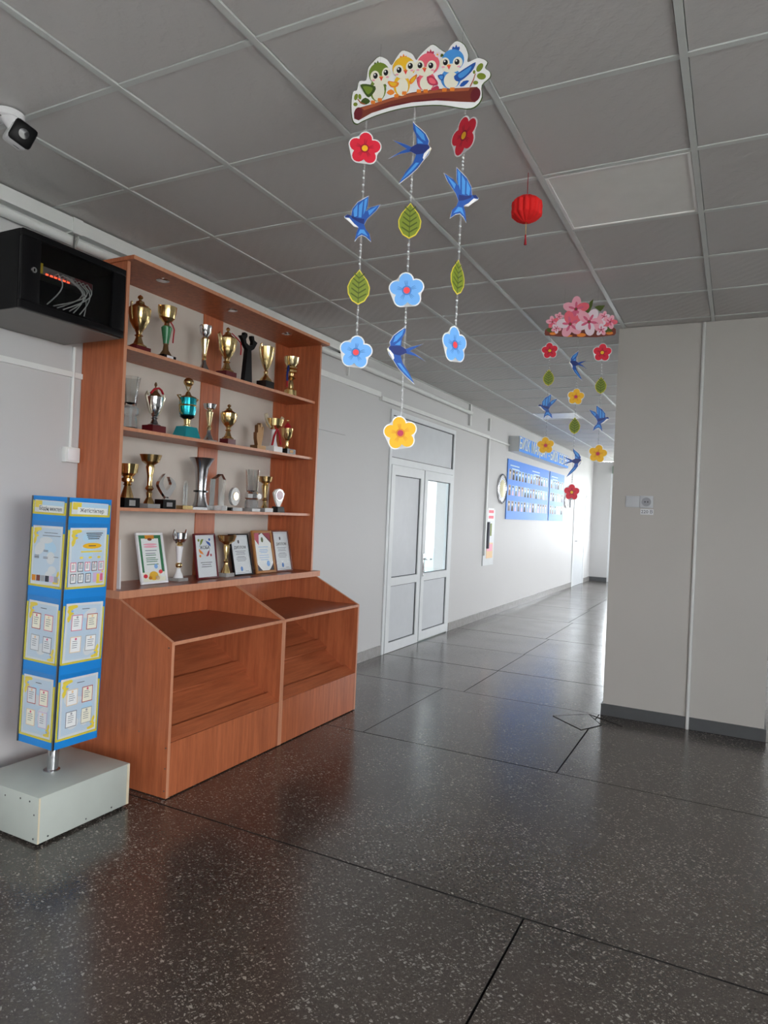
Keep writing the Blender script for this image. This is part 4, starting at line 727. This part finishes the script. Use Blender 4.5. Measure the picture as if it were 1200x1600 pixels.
SWB = [(645, 872), (628, 852), (632, 828), (610, 788), (580, 762), (548, 738), (533, 720), (537, 762), (556, 802), (560, 850), (530, 868), (490, 852), (420, 832), (462, 856), (504, 880), (470, 896), (400, 942), (462, 912), (530, 896), (560, 912), (546, 958), (502, 1018), (466, 1086), (522, 1040), (572, 990), (606, 940), (632, 908)]
SWA = [(56, 1390), (76, 1374), (106, 1380), (112, 1330), (150, 1278), (230, 1226), (226, 1300), (214, 1340), (250, 1308), (320, 1284), (290, 1332), (226, 1398), (206, 1440), (218, 1476), (248, 1508), (262, 1566), (222, 1532), (190, 1520), (164, 1536), (140, 1570), (150, 1508), (164, 1466), (130, 1458), (92, 1424), (64, 1404)]
def swallow(mb, s, typ, flip, M=None):
    if typ == 'B': pts, cx, cy, L = SWB, 540, 895, 260.
    else: pts, cx, cy, L = SWA, 185, 1398, 300.
    f = -1 if flip else 1
    T = lambda P: [(f * (x - cx) / L * s, -(y - cy) / L * s) for x, y in P]
    def fl(P, z, m): q = T(P); mb.flat(q[::-1] if f > 0 else q, z, m, M)
    q = T(pts); q = q[::-1] if f > 0 else q
    mb.prism([(x * 1.03, y * 1.03) for x, y in q], -.0008, 0, 'p_white', M); mb.flat(q, .0004, 'p_dblue', M)
    if typ == 'B':
        fl([(628, 905), (645, 872), (628, 880), (606, 905), (600, 930), (606, 940)], .0008, 'p_white'); fl([(650, 873), (640, 866), (632, 880), (640, 890)], .001, 'p_cream')
        fl([(560, 850), (630, 852), (640, 866), (600, 905), (560, 912), (520, 890), (530, 870)], .0007, 'p_navy')
        for P in ([(545, 740), (600, 790), (612, 830), (590, 820), (556, 780)], [(475, 1070), (520, 1010), (560, 960), (580, 960), (540, 1010)], [(562, 812), (600, 845), (566, 846)]): fl(P, .0008, 'p_blue')
    else:
        fl([(60, 1398), (92, 1400), (130, 1440), (164, 1464), (130, 1458), (92, 1424)], .0008, 'p_white'); fl([(56, 1390), (76, 1374), (104, 1380), (84, 1398)], .0008, 'p_navy')
        for P in ([(120, 1340), (150, 1290), (150, 1380), (128, 1392)], [(160, 1300), (190, 1262), (182, 1390), (160, 1390)], [(200, 1256), (222, 1240), (212, 1330), (196, 1370)], [(230, 1336), (300, 1296), (240, 1370)], [(176, 1480), (206, 1480), (240, 1530), (190, 1506), (156, 1530)]): fl(P, .0008, 'p_blue')
        fl([(106, 1380), (112, 1400), (170, 1430), (204, 1440), (206, 1400), (180, 1398), (150, 1396)], .0009, 'p_navy')
def item_matrix(pos, yaw):
    """flat piece at pos turned to the hall, yaw about the vertical"""
    d = Vector((math.sin(yaw), -math.cos(yaw), 0)); u = Vector((0, 0, 1)).cross(d); return frame(pos, u, (0, 0, 1))
def facing(pos): v = CAM - Vector(pos); return math.atan2(v.x, -v.y)
def mobile(name, label, board_px, board_py, dist, ux, strings, board_fn, hang):
    c = deep(board_px, board_py, dist)
    t = thing(name, label, 'hanging mobile', (c.x, c.y, HC - .001)); O = Vector((c.x, c.y, HC - .001))
    u = Vector(ux).normalized(); n = u.cross(Vector((0, 0, 1)))
    Mb = frame(c - O, u, (0, 0, 1)); board_fn(t, Mb, dist / F_PX)
    for hx, hz in hang: MB().tube([c - O + u * hx + Vector((0, 0, hz)), Vector((0, 0, -.001)) + u * hx], .0007, 'thread', seg=5).build('string', t)
    for st_ in strings:
        px, py, sc = st_[0][:2] + (1.,)
        # string position: along the board, where the first piece hangs
        d0 = ray(px, py); hd = Vector((d0.x, d0.y, 0)); A = Vector((c.x, c.y, 0)); 
        den = u.x * hd.y - u.y * hd.x; s = (hd.x * A.y - hd.y * A.x) / den
        base = A + u * s; dd = (base - Vector((0, 0, 0))).length / hd.length
        zs = []
        for (ipx, ipy, kind, size, yaw) in st_:
            # height of this piece on the plumb line
            vz = None
            q = ray(ipx, ipy); hh = Vector((q.x, q.y, 0)).length; z = CAM_H + q.z / hh * Vector((base.x, base.y, 0)).length
            P = Vector((base.x, base.y, z)); zs.append((z, size)); M = item_matrix(P - O, facing(P) + R(yaw)); mb = MB()
            if kind[0] == 'f':
                c1, c2, c3 = dict(fr=('p_red', 'p_dred', 'p_gold'), fb=('p_sky', 'p_skyd', 'p_coral'), fy=('p_gold', 'p_goldd', 'p_dpink'))[kind]
                petal_flower(mb, size, c1, c2, c3, R(random.uniform(-10, 10)), M); mb.build('flower', t, ang=0)
            elif kind == 'leaf': leaf_shape(mb, size, M); mb.build('leaf', t, ang=0)
            else: swallow(mb, size, kind[1], len(kind) > 2, M); mb.build('swallow', t, ang=0)
        MB().box(-.003, .003, -.0003, .0003, zs[-1][0] - O.z, c.z - .03 - O.z, 'thread', Matrix.Translation((base.x - O.x - n.x * .003, base.y - O.y - n.y * .003, 0)) @ Matrix.Rotation(facing(base), 4, 'Z')).build('string', t)
        for i in range(len(zs) - 1):
            a, b = zs[i][0] - zs[i][1] * .5, zs[i + 1][0] + zs[i + 1][1] * .5
            for q in range(4):
                z = a + (b - a) * (q + 1) / 5
                MB().sphere((base.x - O.x, base.y - O.y, z - O.z), .0035, 'bead', seg=8).build('bead', t)
def birds_board(t, M, mpp):
    K = mpp / 4.8
    def B(P): return [((x - 610) * K * 1.06, -(y + .16 * (x - 610) - 385) * K) for x, y in P]
    out = [(105, 450), (98, 560), (115, 665), (150, 692), (190, 672), (300, 625), (450, 580), (600, 555), (780, 548), (960, 575), (1030, 550), (1064, 490), (1060, 405), (1112, 350), (1112, 310), (1078, 280), (1092, 240), (1060, 215), (1018, 208), (955, 235), (955, 180), (925, 110), (872, 78), (832, 108), (800, 158), (760, 140), (700, 98), (650, 130), (602, 182), (580, 210), (555, 170), (520, 148), (470, 138), (430, 190), (395, 245), (360, 203), (300, 178), (250, 220), (215, 270), (205, 358), (152, 365), (136, 432)]
    o2 = smooth(B(out)[::-1], 3)
    bd_ = MB().prism(o2, -.002, 0, 'p_white', M, side='p_dgreen').build('banner', t, ang=0)
    cx = sum(p[0] for p in o2) / len(o2); cy = sum(p[1] for p in o2) / len(o2)
    MB().prism([(cx + (x - cx) * 1.012, cy + (y - cy) * 1.022) for x, y in o2], -.0018, -.0006, 'p_dgreen', M).build('outline', bd_, ang=0)
    def poly(mb, P, z, m): q = B(P); A = sum(q[i][0] * q[(i + 1) % len(q)][1] - q[(i + 1) % len(q)][0] * q[i][1] for i in range(len(q))); mb.flat(q if A > 0 else q[::-1], z, m, M)
    lg = MB(); poly(lg, [(120, 610), (140, 575), (250, 545), (400, 495), (560, 455), (740, 430), (900, 425), (1030, 418), (1052, 470), (1020, 530), (900, 525), (740, 515), (560, 530), (400, 565), (260, 610), (160, 668), (125, 655)], .0006, 'p_brown')
    poly(lg, [(180, 570), (400, 500), (560, 462), (740, 438), (980, 425), (970, 445), (740, 458), (560, 482), (400, 520), (200, 590)], .0009, 'p_lbrown'); poly(lg, ell(155, 615, 33, 48, 18, .1), .0011, 'p_maroon'); poly(lg, ell(1020, 475, 34, 52, 18, .2), .0011, 'p_maroon')
    poly(lg, [(260, 590), (420, 545), (600, 515), (760, 500), (900, 508), (740, 512), (560, 528), (400, 562)], .001, 'p_maroon'); lg.build('log', bd_, ang=0)
    def bird(head, hr, body, br, col, dark, wings, tail, eyes, beak, feet, tuft):
        b = MB(); e = .0004
        for w in tail: poly(b, smooth(w, 2), e * 2, dark)
        poly(b, ell(body[0], body[1], br[0], br[1], 22), e * 2.6, col); poly(b, ell(body[0] + 4, body[1] + 14, br[0] * .74, br[1] * .82, 20), e * 3.2, 'p_cream')
        for w in wings: poly(b, smooth(w, 2), e * 4, dark); cxx = sum(p[0] for p in w) / len(w); cyy = sum(p[1] for p in w) / len(w); poly(b, smooth([(cxx + (x - cxx) * .62, cyy + (y - cyy) * .62) for x, y in w], 2), e * 4.5, col)
        poly(b, smooth([(tuft[0] - 26, tuft[1] + 22), (tuft[0] - 22, tuft[1] - 6), (tuft[0] - 8, tuft[1] + 4), (tuft[0], tuft[1] - 20), (tuft[0] + 10, tuft[1] + 2), (tuft[0] + 24, tuft[1] - 4), (tuft[0] + 22, tuft[1] + 26)], 2), e * 4, dark)
        poly(b, ell(head[0], head[1], hr[0], hr[1], 26), e * 5, col)
        mx, my = (eyes[0][0] + eyes[1][0]) / 2, (eyes[0][1] + eyes[1][1]) / 2
        for (x, y) in eyes: poly(b, ell(x + (x - mx) * .12, y + 4, hr[0] * .44, hr[1] * .52, 20), e * 5.5, 'p_cream')
        poly(b, ell(mx, my + hr[1] * .55, hr[0] * .78, hr[1] * .42, 22), e * 5.8, 'p_cream')
        for (x, y) in eyes:
            poly(b, ell(x, y, hr[0] * .22, hr[1] * .27, 18), e * 6.4, 'p_black'); poly(b, ell(x - 5, y - 8, hr[0] * .075, hr[1] * .09, 10), e * 7, 'p_white'); poly(b, ell(x + (x - mx) * .35, y + 34, hr[0] * .15, hr[1] * .09, 12), e * 6.4, 'p_rose')
        poly(b, [(beak[0] - 17, beak[1] - 14), (beak[0], beak[1] - 20), (beak[0] + 17, beak[1] - 14), (beak[0] + 4, beak[1] + 18)], e * 7, 'p_orange'); poly(b, [(beak[0] - 10, beak[1] - 6), (beak[0] + 12, beak[1] - 8), (beak[0] + 3, beak[1] + 20)], e * 7.5, 'p_coral')
        for (x, y) in feet:
            for dx in (-10, 0, 10): poly(b, ell(x + dx, y, 7, 15, 10), e * 6, 'p_orange')
        b.build('bird', bd_, ang=0)
    bird((305, 310), (80, 84), (300, 430), (64, 92), 'p_green', 'p_dgreen', [[(162, 395), (205, 388), (280, 408), (275, 450), (235, 492), (205, 470), (180, 430)], [(350, 395), (366, 402), (352, 445)]], [[(172, 520), (205, 492), (245, 520), (215, 545), (180, 542)]], [(278, 328), (357, 305)], (322, 350), [(268, 530), (320, 512)], (290, 228))
    bird((492, 270), (86, 84), (480, 400), (62, 82), 'p_yellow', 'p_orange', [[(370, 368), (410, 372), (458, 380), (450, 410), (410, 418), (385, 400)], [(540, 358), (590, 318), (588, 350), (560, 388), (542, 392)]], [[(368, 455), (400, 430), (430, 455), (400, 475)]], [(457, 287), (540, 258)], (505, 303), [(445, 482), (503, 462)], (484, 182))
    bird((672, 245), (82, 82), (662, 372), (68, 72), 'p_pink', 'p_dpink', [[(665, 340), (705, 334), (742, 370), (748, 402), (705, 405), (675, 385)], [(590, 350), (608, 340), (600, 388)]], [[(700, 430), (745, 405), (758, 432), (715, 442)]], [(612, 255), (692, 258)], (645, 290), [(612, 448), (662, 448)], (684, 152))
    bird((850, 220), (80, 80), (840, 355), (72, 76), 'p_blue', 'p_dblue', [[(862, 340), (905, 305), (960, 268), (1012, 238), (1000, 285), (965, 330), (915, 372), (880, 375)], [(745, 330), (790, 325), (785, 368), (762, 362)]], [[(905, 410), (930, 375), (972, 372), (935, 412)]], [(797, 237), (880, 235)], (822, 272), [(798, 440), (855, 436)], (868, 124))
    for P in ([(975, 418), (1000, 360), (1010, 320), (1016, 322), (1006, 365), (984, 418)], [(205, 548), (170, 538), (142, 505), (148, 502), (176, 530), (208, 540)]): tw = MB(); poly(tw, P, .0012, 'p_lbrown'); tw.build('twig', bd_, ang=0)
    for (x, y, a, b, r_) in ((1042, 278, 20, 34, .5), (1056, 342, 32, 24, .2), (1018, 388, 18, 14, 0), (1004, 310, 9, 14, 0), (132, 488, 14, 26, .2), (162, 486, 12, 22, -.2), (130, 545, 17, 15, 0)): tw = MB(); poly(tw, ell(x, y, a, b, 14, r_), .0014, 'p_leaf'); tw.build('leaf', bd_, ang=0)
    tw = MB(); poly(tw, ell(740, 180, 22, 20, 12), .0036, 'p_rosel'); poly(tw, ell(738, 180, 7, 7, 8), .004, 'p_gold'); poly(tw, ell(768, 185, 14, 12, 10), .0034, 'p_leafd'); tw.build('hair_flower', bd_, ang=0)
mobile('spring_mobile', 'spring mobile with four cartoon birds on a log, flowers, swallows and leaves', 655, 130, 2.10, (.99, .14, 0),
       [[(570, 232, 'fr', .10, 0), (570, 342, 'sA', .125, 0), (566, 449, 'leaf', .105, 0), (563, 551, 'fb', .10, 0)],
        [(645, 237, 'sB', .135, 0), (641, 345, 'leaf', .105, 0), (639, 454, 'fb', .105, 0), (636, 552, 'sBf', .125, 0), (628, 677, 'fy', .10, 0)],
        [(725, 212, 'fr', .112, -50), (718, 305, 'sAf', .135, 28), (713, 433, 'leaf', .10, 52), (707, 539, 'fb', .105, 48)]], birds_board, ((-.13, .07), (.13, .09)))
def blossom_board(t, M, mpp):
    K = mpp * 140 / 1200
    def B(P): return [((x - 580) * K, -(y - 380) * K) for x, y in P]
    lo = [(118, 560), (125, 510), (160, 488), (1000, 488), (1038, 520), (1040, 575), (1020, 600), (800, 622), (560, 618), (300, 605), (130, 588)]
    bd_ = MB().prism(B(lo)[::-1], -.002, 0, 'p_brown', M).build('banner', t, ang=0)
    for (x, y, a, b, r_) in ((190, 520, 50, 26, .2), (230, 565, 46, 18, 0), (930, 530, 60, 40, .3), (600, 590, 60, 25, 0), (960, 570, 45, 20, 0), (430, 600, 60, 14, 0)): MB().flat(B(ell(x, y, a, b, 14, r_))[::-1], .0005, 'p_leafd' if a > 45 and y < 560 else 'p_orange', M).build('bark_patch', bd_, ang=0)
    for P in ([(625, 262), (680, 200), (690, 150), (735, 112), (725, 200), (690, 290), (650, 300)], [(750, 218), (800, 202), (888, 200), (860, 250), (830, 282), (790, 250)]): MB().prism(B(P)[::-1], -.0012, .0004, 'p_leafd', M).build('leaf', bd_, ang=0)
    def bl(cx, cy, s, rot, z, cols):
        f = MB()
        for k in range(5):
            a = rot + R(72 * k); px, py = cx + .55 * s * math.cos(a), cy + .55 * s * math.sin(a)
            P = B(ell(px, py, .52 * s, .37 * s, 16, a))[::-1]; f.prism(P, z - .001, z + .0003 * k, cols[k % len(cols)], M); f.flat(B(ell(cx + .36 * s * math.cos(a), cy + .36 * s * math.sin(a), .26 * s, .1 * s, 10, a))[::-1], z + .0016, 'p_rosed', M)
        f.flat(B(ell(cx, cy, .15 * s, .15 * s, 12))[::-1], z + .002, 'p_dpink', M); f.flat(B(ell(cx, cy, .07 * s, .07 * s, 10))[::-1], z + .0023, 'p_leafd', M); f.build('blossom', bd_, ang=0)
    bl(515, 245, 165, R(-88), .004, ['p_rose', 'p_pink', 'p_rose', 'p_rosed']); bl(450, 445, 170, R(-30), .006, ['p_pink', 'p_rose', 'p_rose', 'p_rosel']); bl(690, 420, 175, R(-62), .0075, ['p_rosel', 'p_rose', 'p_rosel'])
    bl(215, 410, 80, R(-100), .003, ['p_rose', 'p_pink']); bl(300, 340, 60, R(-80), .002, ['p_rose']); bl(960, 425, 90, R(-70), .003, ['p_rose', 'p_pink']); bl(880, 350, 70, R(-80), .002, ['p_rose', 'p_rosel']); bl(270, 500, 66, R(-60), .005, ['p_rosel', 'p_rose']); bl(850, 530, 78, R(-20), .009, ['p_rosel', 'p_rose']); bl(800, 440, 100, R(-75), .0055, ['p_rose', 'p_rosel'])
mobile('spring_mobile', 'mobile topped with a pink blossom garland, hanging near the white pillar', 907, 499, 4.30, (.97, .24, 0),
       [[(859, 548, 'fr', .10, 0), (856, 590, 'leaf', .10, 0), (854, 635, 'sA', .135, 10), (852, 696, 'fy', .105, 0)],
        [(902, 570, 'sBf', .13, 25), (898, 620, 'fy', .10, 0), (894, 665, 'leaf', .10, 0), (888, 722, 'sB', .13, 10), (889, 769, 'fr', .10, 20)],
        [(941, 551, 'fr', .11, 0), (940, 602, 'leaf', .10, 0), (937, 654, 'sAf', .14, 10), (937, 709, 'fy', .11, 0)]], blossom_board, ((-.1, .1), (.1, .1)))
# ---- red paper lantern
c = deep(823, 327, 2.90); t = thing('paper_lantern', 'red honeycomb paper lantern with a tassel hanging from the ceiling', 'lantern', (c.x, c.y, HC - .001)); zc = c.z - HC + .001
vs = []; fs = []; n = 96; mm = 13
for k in range(n):
    a = 2 * math.pi * k / n; lo_ = .86 + .14 * abs(math.cos(7 * a)) + .015 * math.sin(3 * a)
    for j in range(mm):
        th = math.pi * (j + .35) / (mm - .3); sc_ = 1 + .06 * math.cos(6 * th)
        vs.append((.068 * lo_ * sc_ * math.sin(th) * math.cos(a), .068 * lo_ * sc_ * math.sin(th) * math.sin(a), .058 * math.cos(th) * (.9 + .1 * lo_) + zc))
for k in range(n):
    for j in range(mm - 1): fs.append((k * mm + j, k * mm + j + 1, ((k + 1) % n) * mm + j + 1, ((k + 1) % n) * mm + j))
MB().add(vs, fs, 'lantern_paper').build('paper_globe', t, ang=25)
MB().tube([(0, 0, -.001), (0, 0, zc + .05)], .0016, 'ribbon_red', seg=6).build('string', t); MB().tube([(0, 0, zc - .05), (0, 0, zc - .11)], .001, 'p_gold', seg=6).build('cord', t)
MB().lathe([(.001, zc - .105), (.004, zc - .112), (.003, zc - .118), (.006, zc - .15)], 'ribbon_red', seg=10).build('tassel', t)

# ================================================================== CORRIDOR WALL THINGS
nb = thing('notice_strip', 'narrow white board with pinned leaflets, right of the double door', 'notice board', (XW, 9.48, .755))
MB().box(.002, .012, -.235, .235, 0, .80, 'pvc_white').build('board', nb)
m = MB(); MF = frame((.0122, 0, 0), (0, 1, 0), (0, 0, 1))
MB().box(.012, .015, -.10, .18, .64, .82, 'p_white').box(.015, .0155, -.06, .16, .67, .71, 'p_pink').box(.015, .0155, -.06, .16, .75, .79, 'p_pink').build('leaflet', nb); MB().box(.012, .03, -.10, -.03, .24, .62, 'ink').build('holder', nb)
MB().box(.012, .015, .04, .10, .42, .60, 'p_leaf').build('leaflet', nb); MB().box(.012, .015, -.10, .18, .10, .32, 'p_tan').box(.015, .0155, -.08, .16, .2, .3, 'p_rose').build('leaflet', nb)
def plaque(y, z, r, label):
    t = thing('round_plaque', label, 'plaque', (XW, y, z)); M = Matrix.Rotation(R(90), 4, 'Y')
    MB().lathe([(r, 0), (r, .02), (r * .93, .028), (r * .9, .02)], 'dark_silver', M, seg=40).build('rim', t); MB().lathe([(r * .9, .0), (r * .9, .018), (.0001, .024)], 'plaque_gold', M, seg=40).build('disc', t)
plaque(10.0, 1.88, .225, 'round cream-gold plaque on the wall left of the blue photo board'); plaque(14.4, 1.85, .15, 'small round plaque beyond the blue photo board')
MB().bbox(XW + .001, XW + .02, 14.78, 15.10, 1.72, 1.95, 'p_grey', .004).build('wall_plate', None, label='grey plate on the wall beside the far closed door', cat='plate')
fs_ = thing('fascia_sign', 'projecting blue sign box with yellow letters above the photo boards', 'sign', (XW, 10.28, 2.47))
MB().box(.001, .165, 0, 3.45, 0, .235, 'pvc_white', face={1: 'p_sign'}).build('box', fs_)
text(fs_, 'lettering', 'БИІК МАҚСАТ - БИІК БЕЛЕС', .25, 'p_cream', frame((.1655, 1.72, .118), (0, 1, 0), (0, 0, 1)), sx=.98, depth=.006)
def photo_board(y0, y1, cols, label, seed):
    r = random.Random(seed); w = y1 - y0; hh = .93
    t = thing('photo_board', label, 'board', (XW, y0, 1.425)); MB().box(.001, .015, 0, w, 0, hh, 'p_board').build('panel', t)
    m = MB(); MF = frame((.0155, 0, 0), (0, 1, 0), (0, 0, 1)); e = .0004
    for k in range(max(1, cols // 5)):
        a = .12 + k * w / max(1, cols // 5)
        for q in range(3): m.rect(a + .1 * q, hh - .10 - q * .05, a + .1 * q + .5 * (1 - q * .2), hh - .10 - q * .05 + .02, e, 'p_paleblue', MF)
    m.build('heading_print', t)
    for row in range(3):
        for k in range(cols):
            x = .06 + k * (w - .1) / cols; z = .13 + (2 - row) * .245; a = (w - .1) / cols * .78
            p = MB().rect(x, z, x + a, z + .16, e, r.choice(['p_midblue', 'p_grey', 'p_paleblue', 'p_grey']), MF); p.flat(ell(x + a / 2, z + .11, a * .2, .024, 10), e * 2, r.choice(['p_cream', 'p_tan']), MF); p.flat(ell(x + a / 2, z + .135, a * .22, .018, 10), e * 3, r.choice(['ink', 'p_brown', 'p_grey']), MF)
            p.flat([(x + a * .12, z), (x + a * .88, z), (x + a * .7, z + .08), (x + a * .3, z + .08)], e * 2, r.choice(['ink', 'p_grey', 'ink_soft', 'p_lilac', 'ink', 'p_grey', 'p_brown']), MF); p.build('portrait_photo', t, ang=0)
photo_board(10.24, 12.82, 14, 'wide blue board with three rows of portrait photographs', 4); photo_board(12.92, 14.12, 6, 'narrower blue board with portrait photographs, further down the corridor', 5)

# ---- socket on the pillar
t = thing('wall_socket', 'white switch and socket pair on the pillar with a small voltage label', 'socket', (-.645, PIL[2], 1.61))
MB().bbox(-.095, .005, -.012, 0, -.042, .042, 'pvc_panel', .003).build('blank_plate', t)
MB().bbox(.006, .098, -.016, 0, -.045, .045, 'pvc_panel', .004).build('socket_plate', t)
MB().lathe([(.033, 0), (.033, .003), (.027, .003), (.026, .001), (.0001, .001)], 'p_grey', Matrix.Translation((.052, -.016, 0)) @ Matrix.Rotation(R(90), 4, 'X'), seg=24).build('socket_well', t)
for dx in (-.0095, .0095): MB().lathe([(.0045, 0), (.0045, .002), (.0001, .002)], 'black_plastic', Matrix.Translation((.052 + dx, -.016, 0)) @ Matrix.Rotation(R(90), 4, 'X'), seg=10).build('pin_hole', t)
MB().box(.012, .102, -.0015, -.0005, -.093, -.052, 'paper').build('paper_label', t)
text(t, 'lettering', '220 В', .034, 'ink', frame((.057, -.0018, -.073), (1, 0, 0), (0, 0, 1)), depth=.0002)
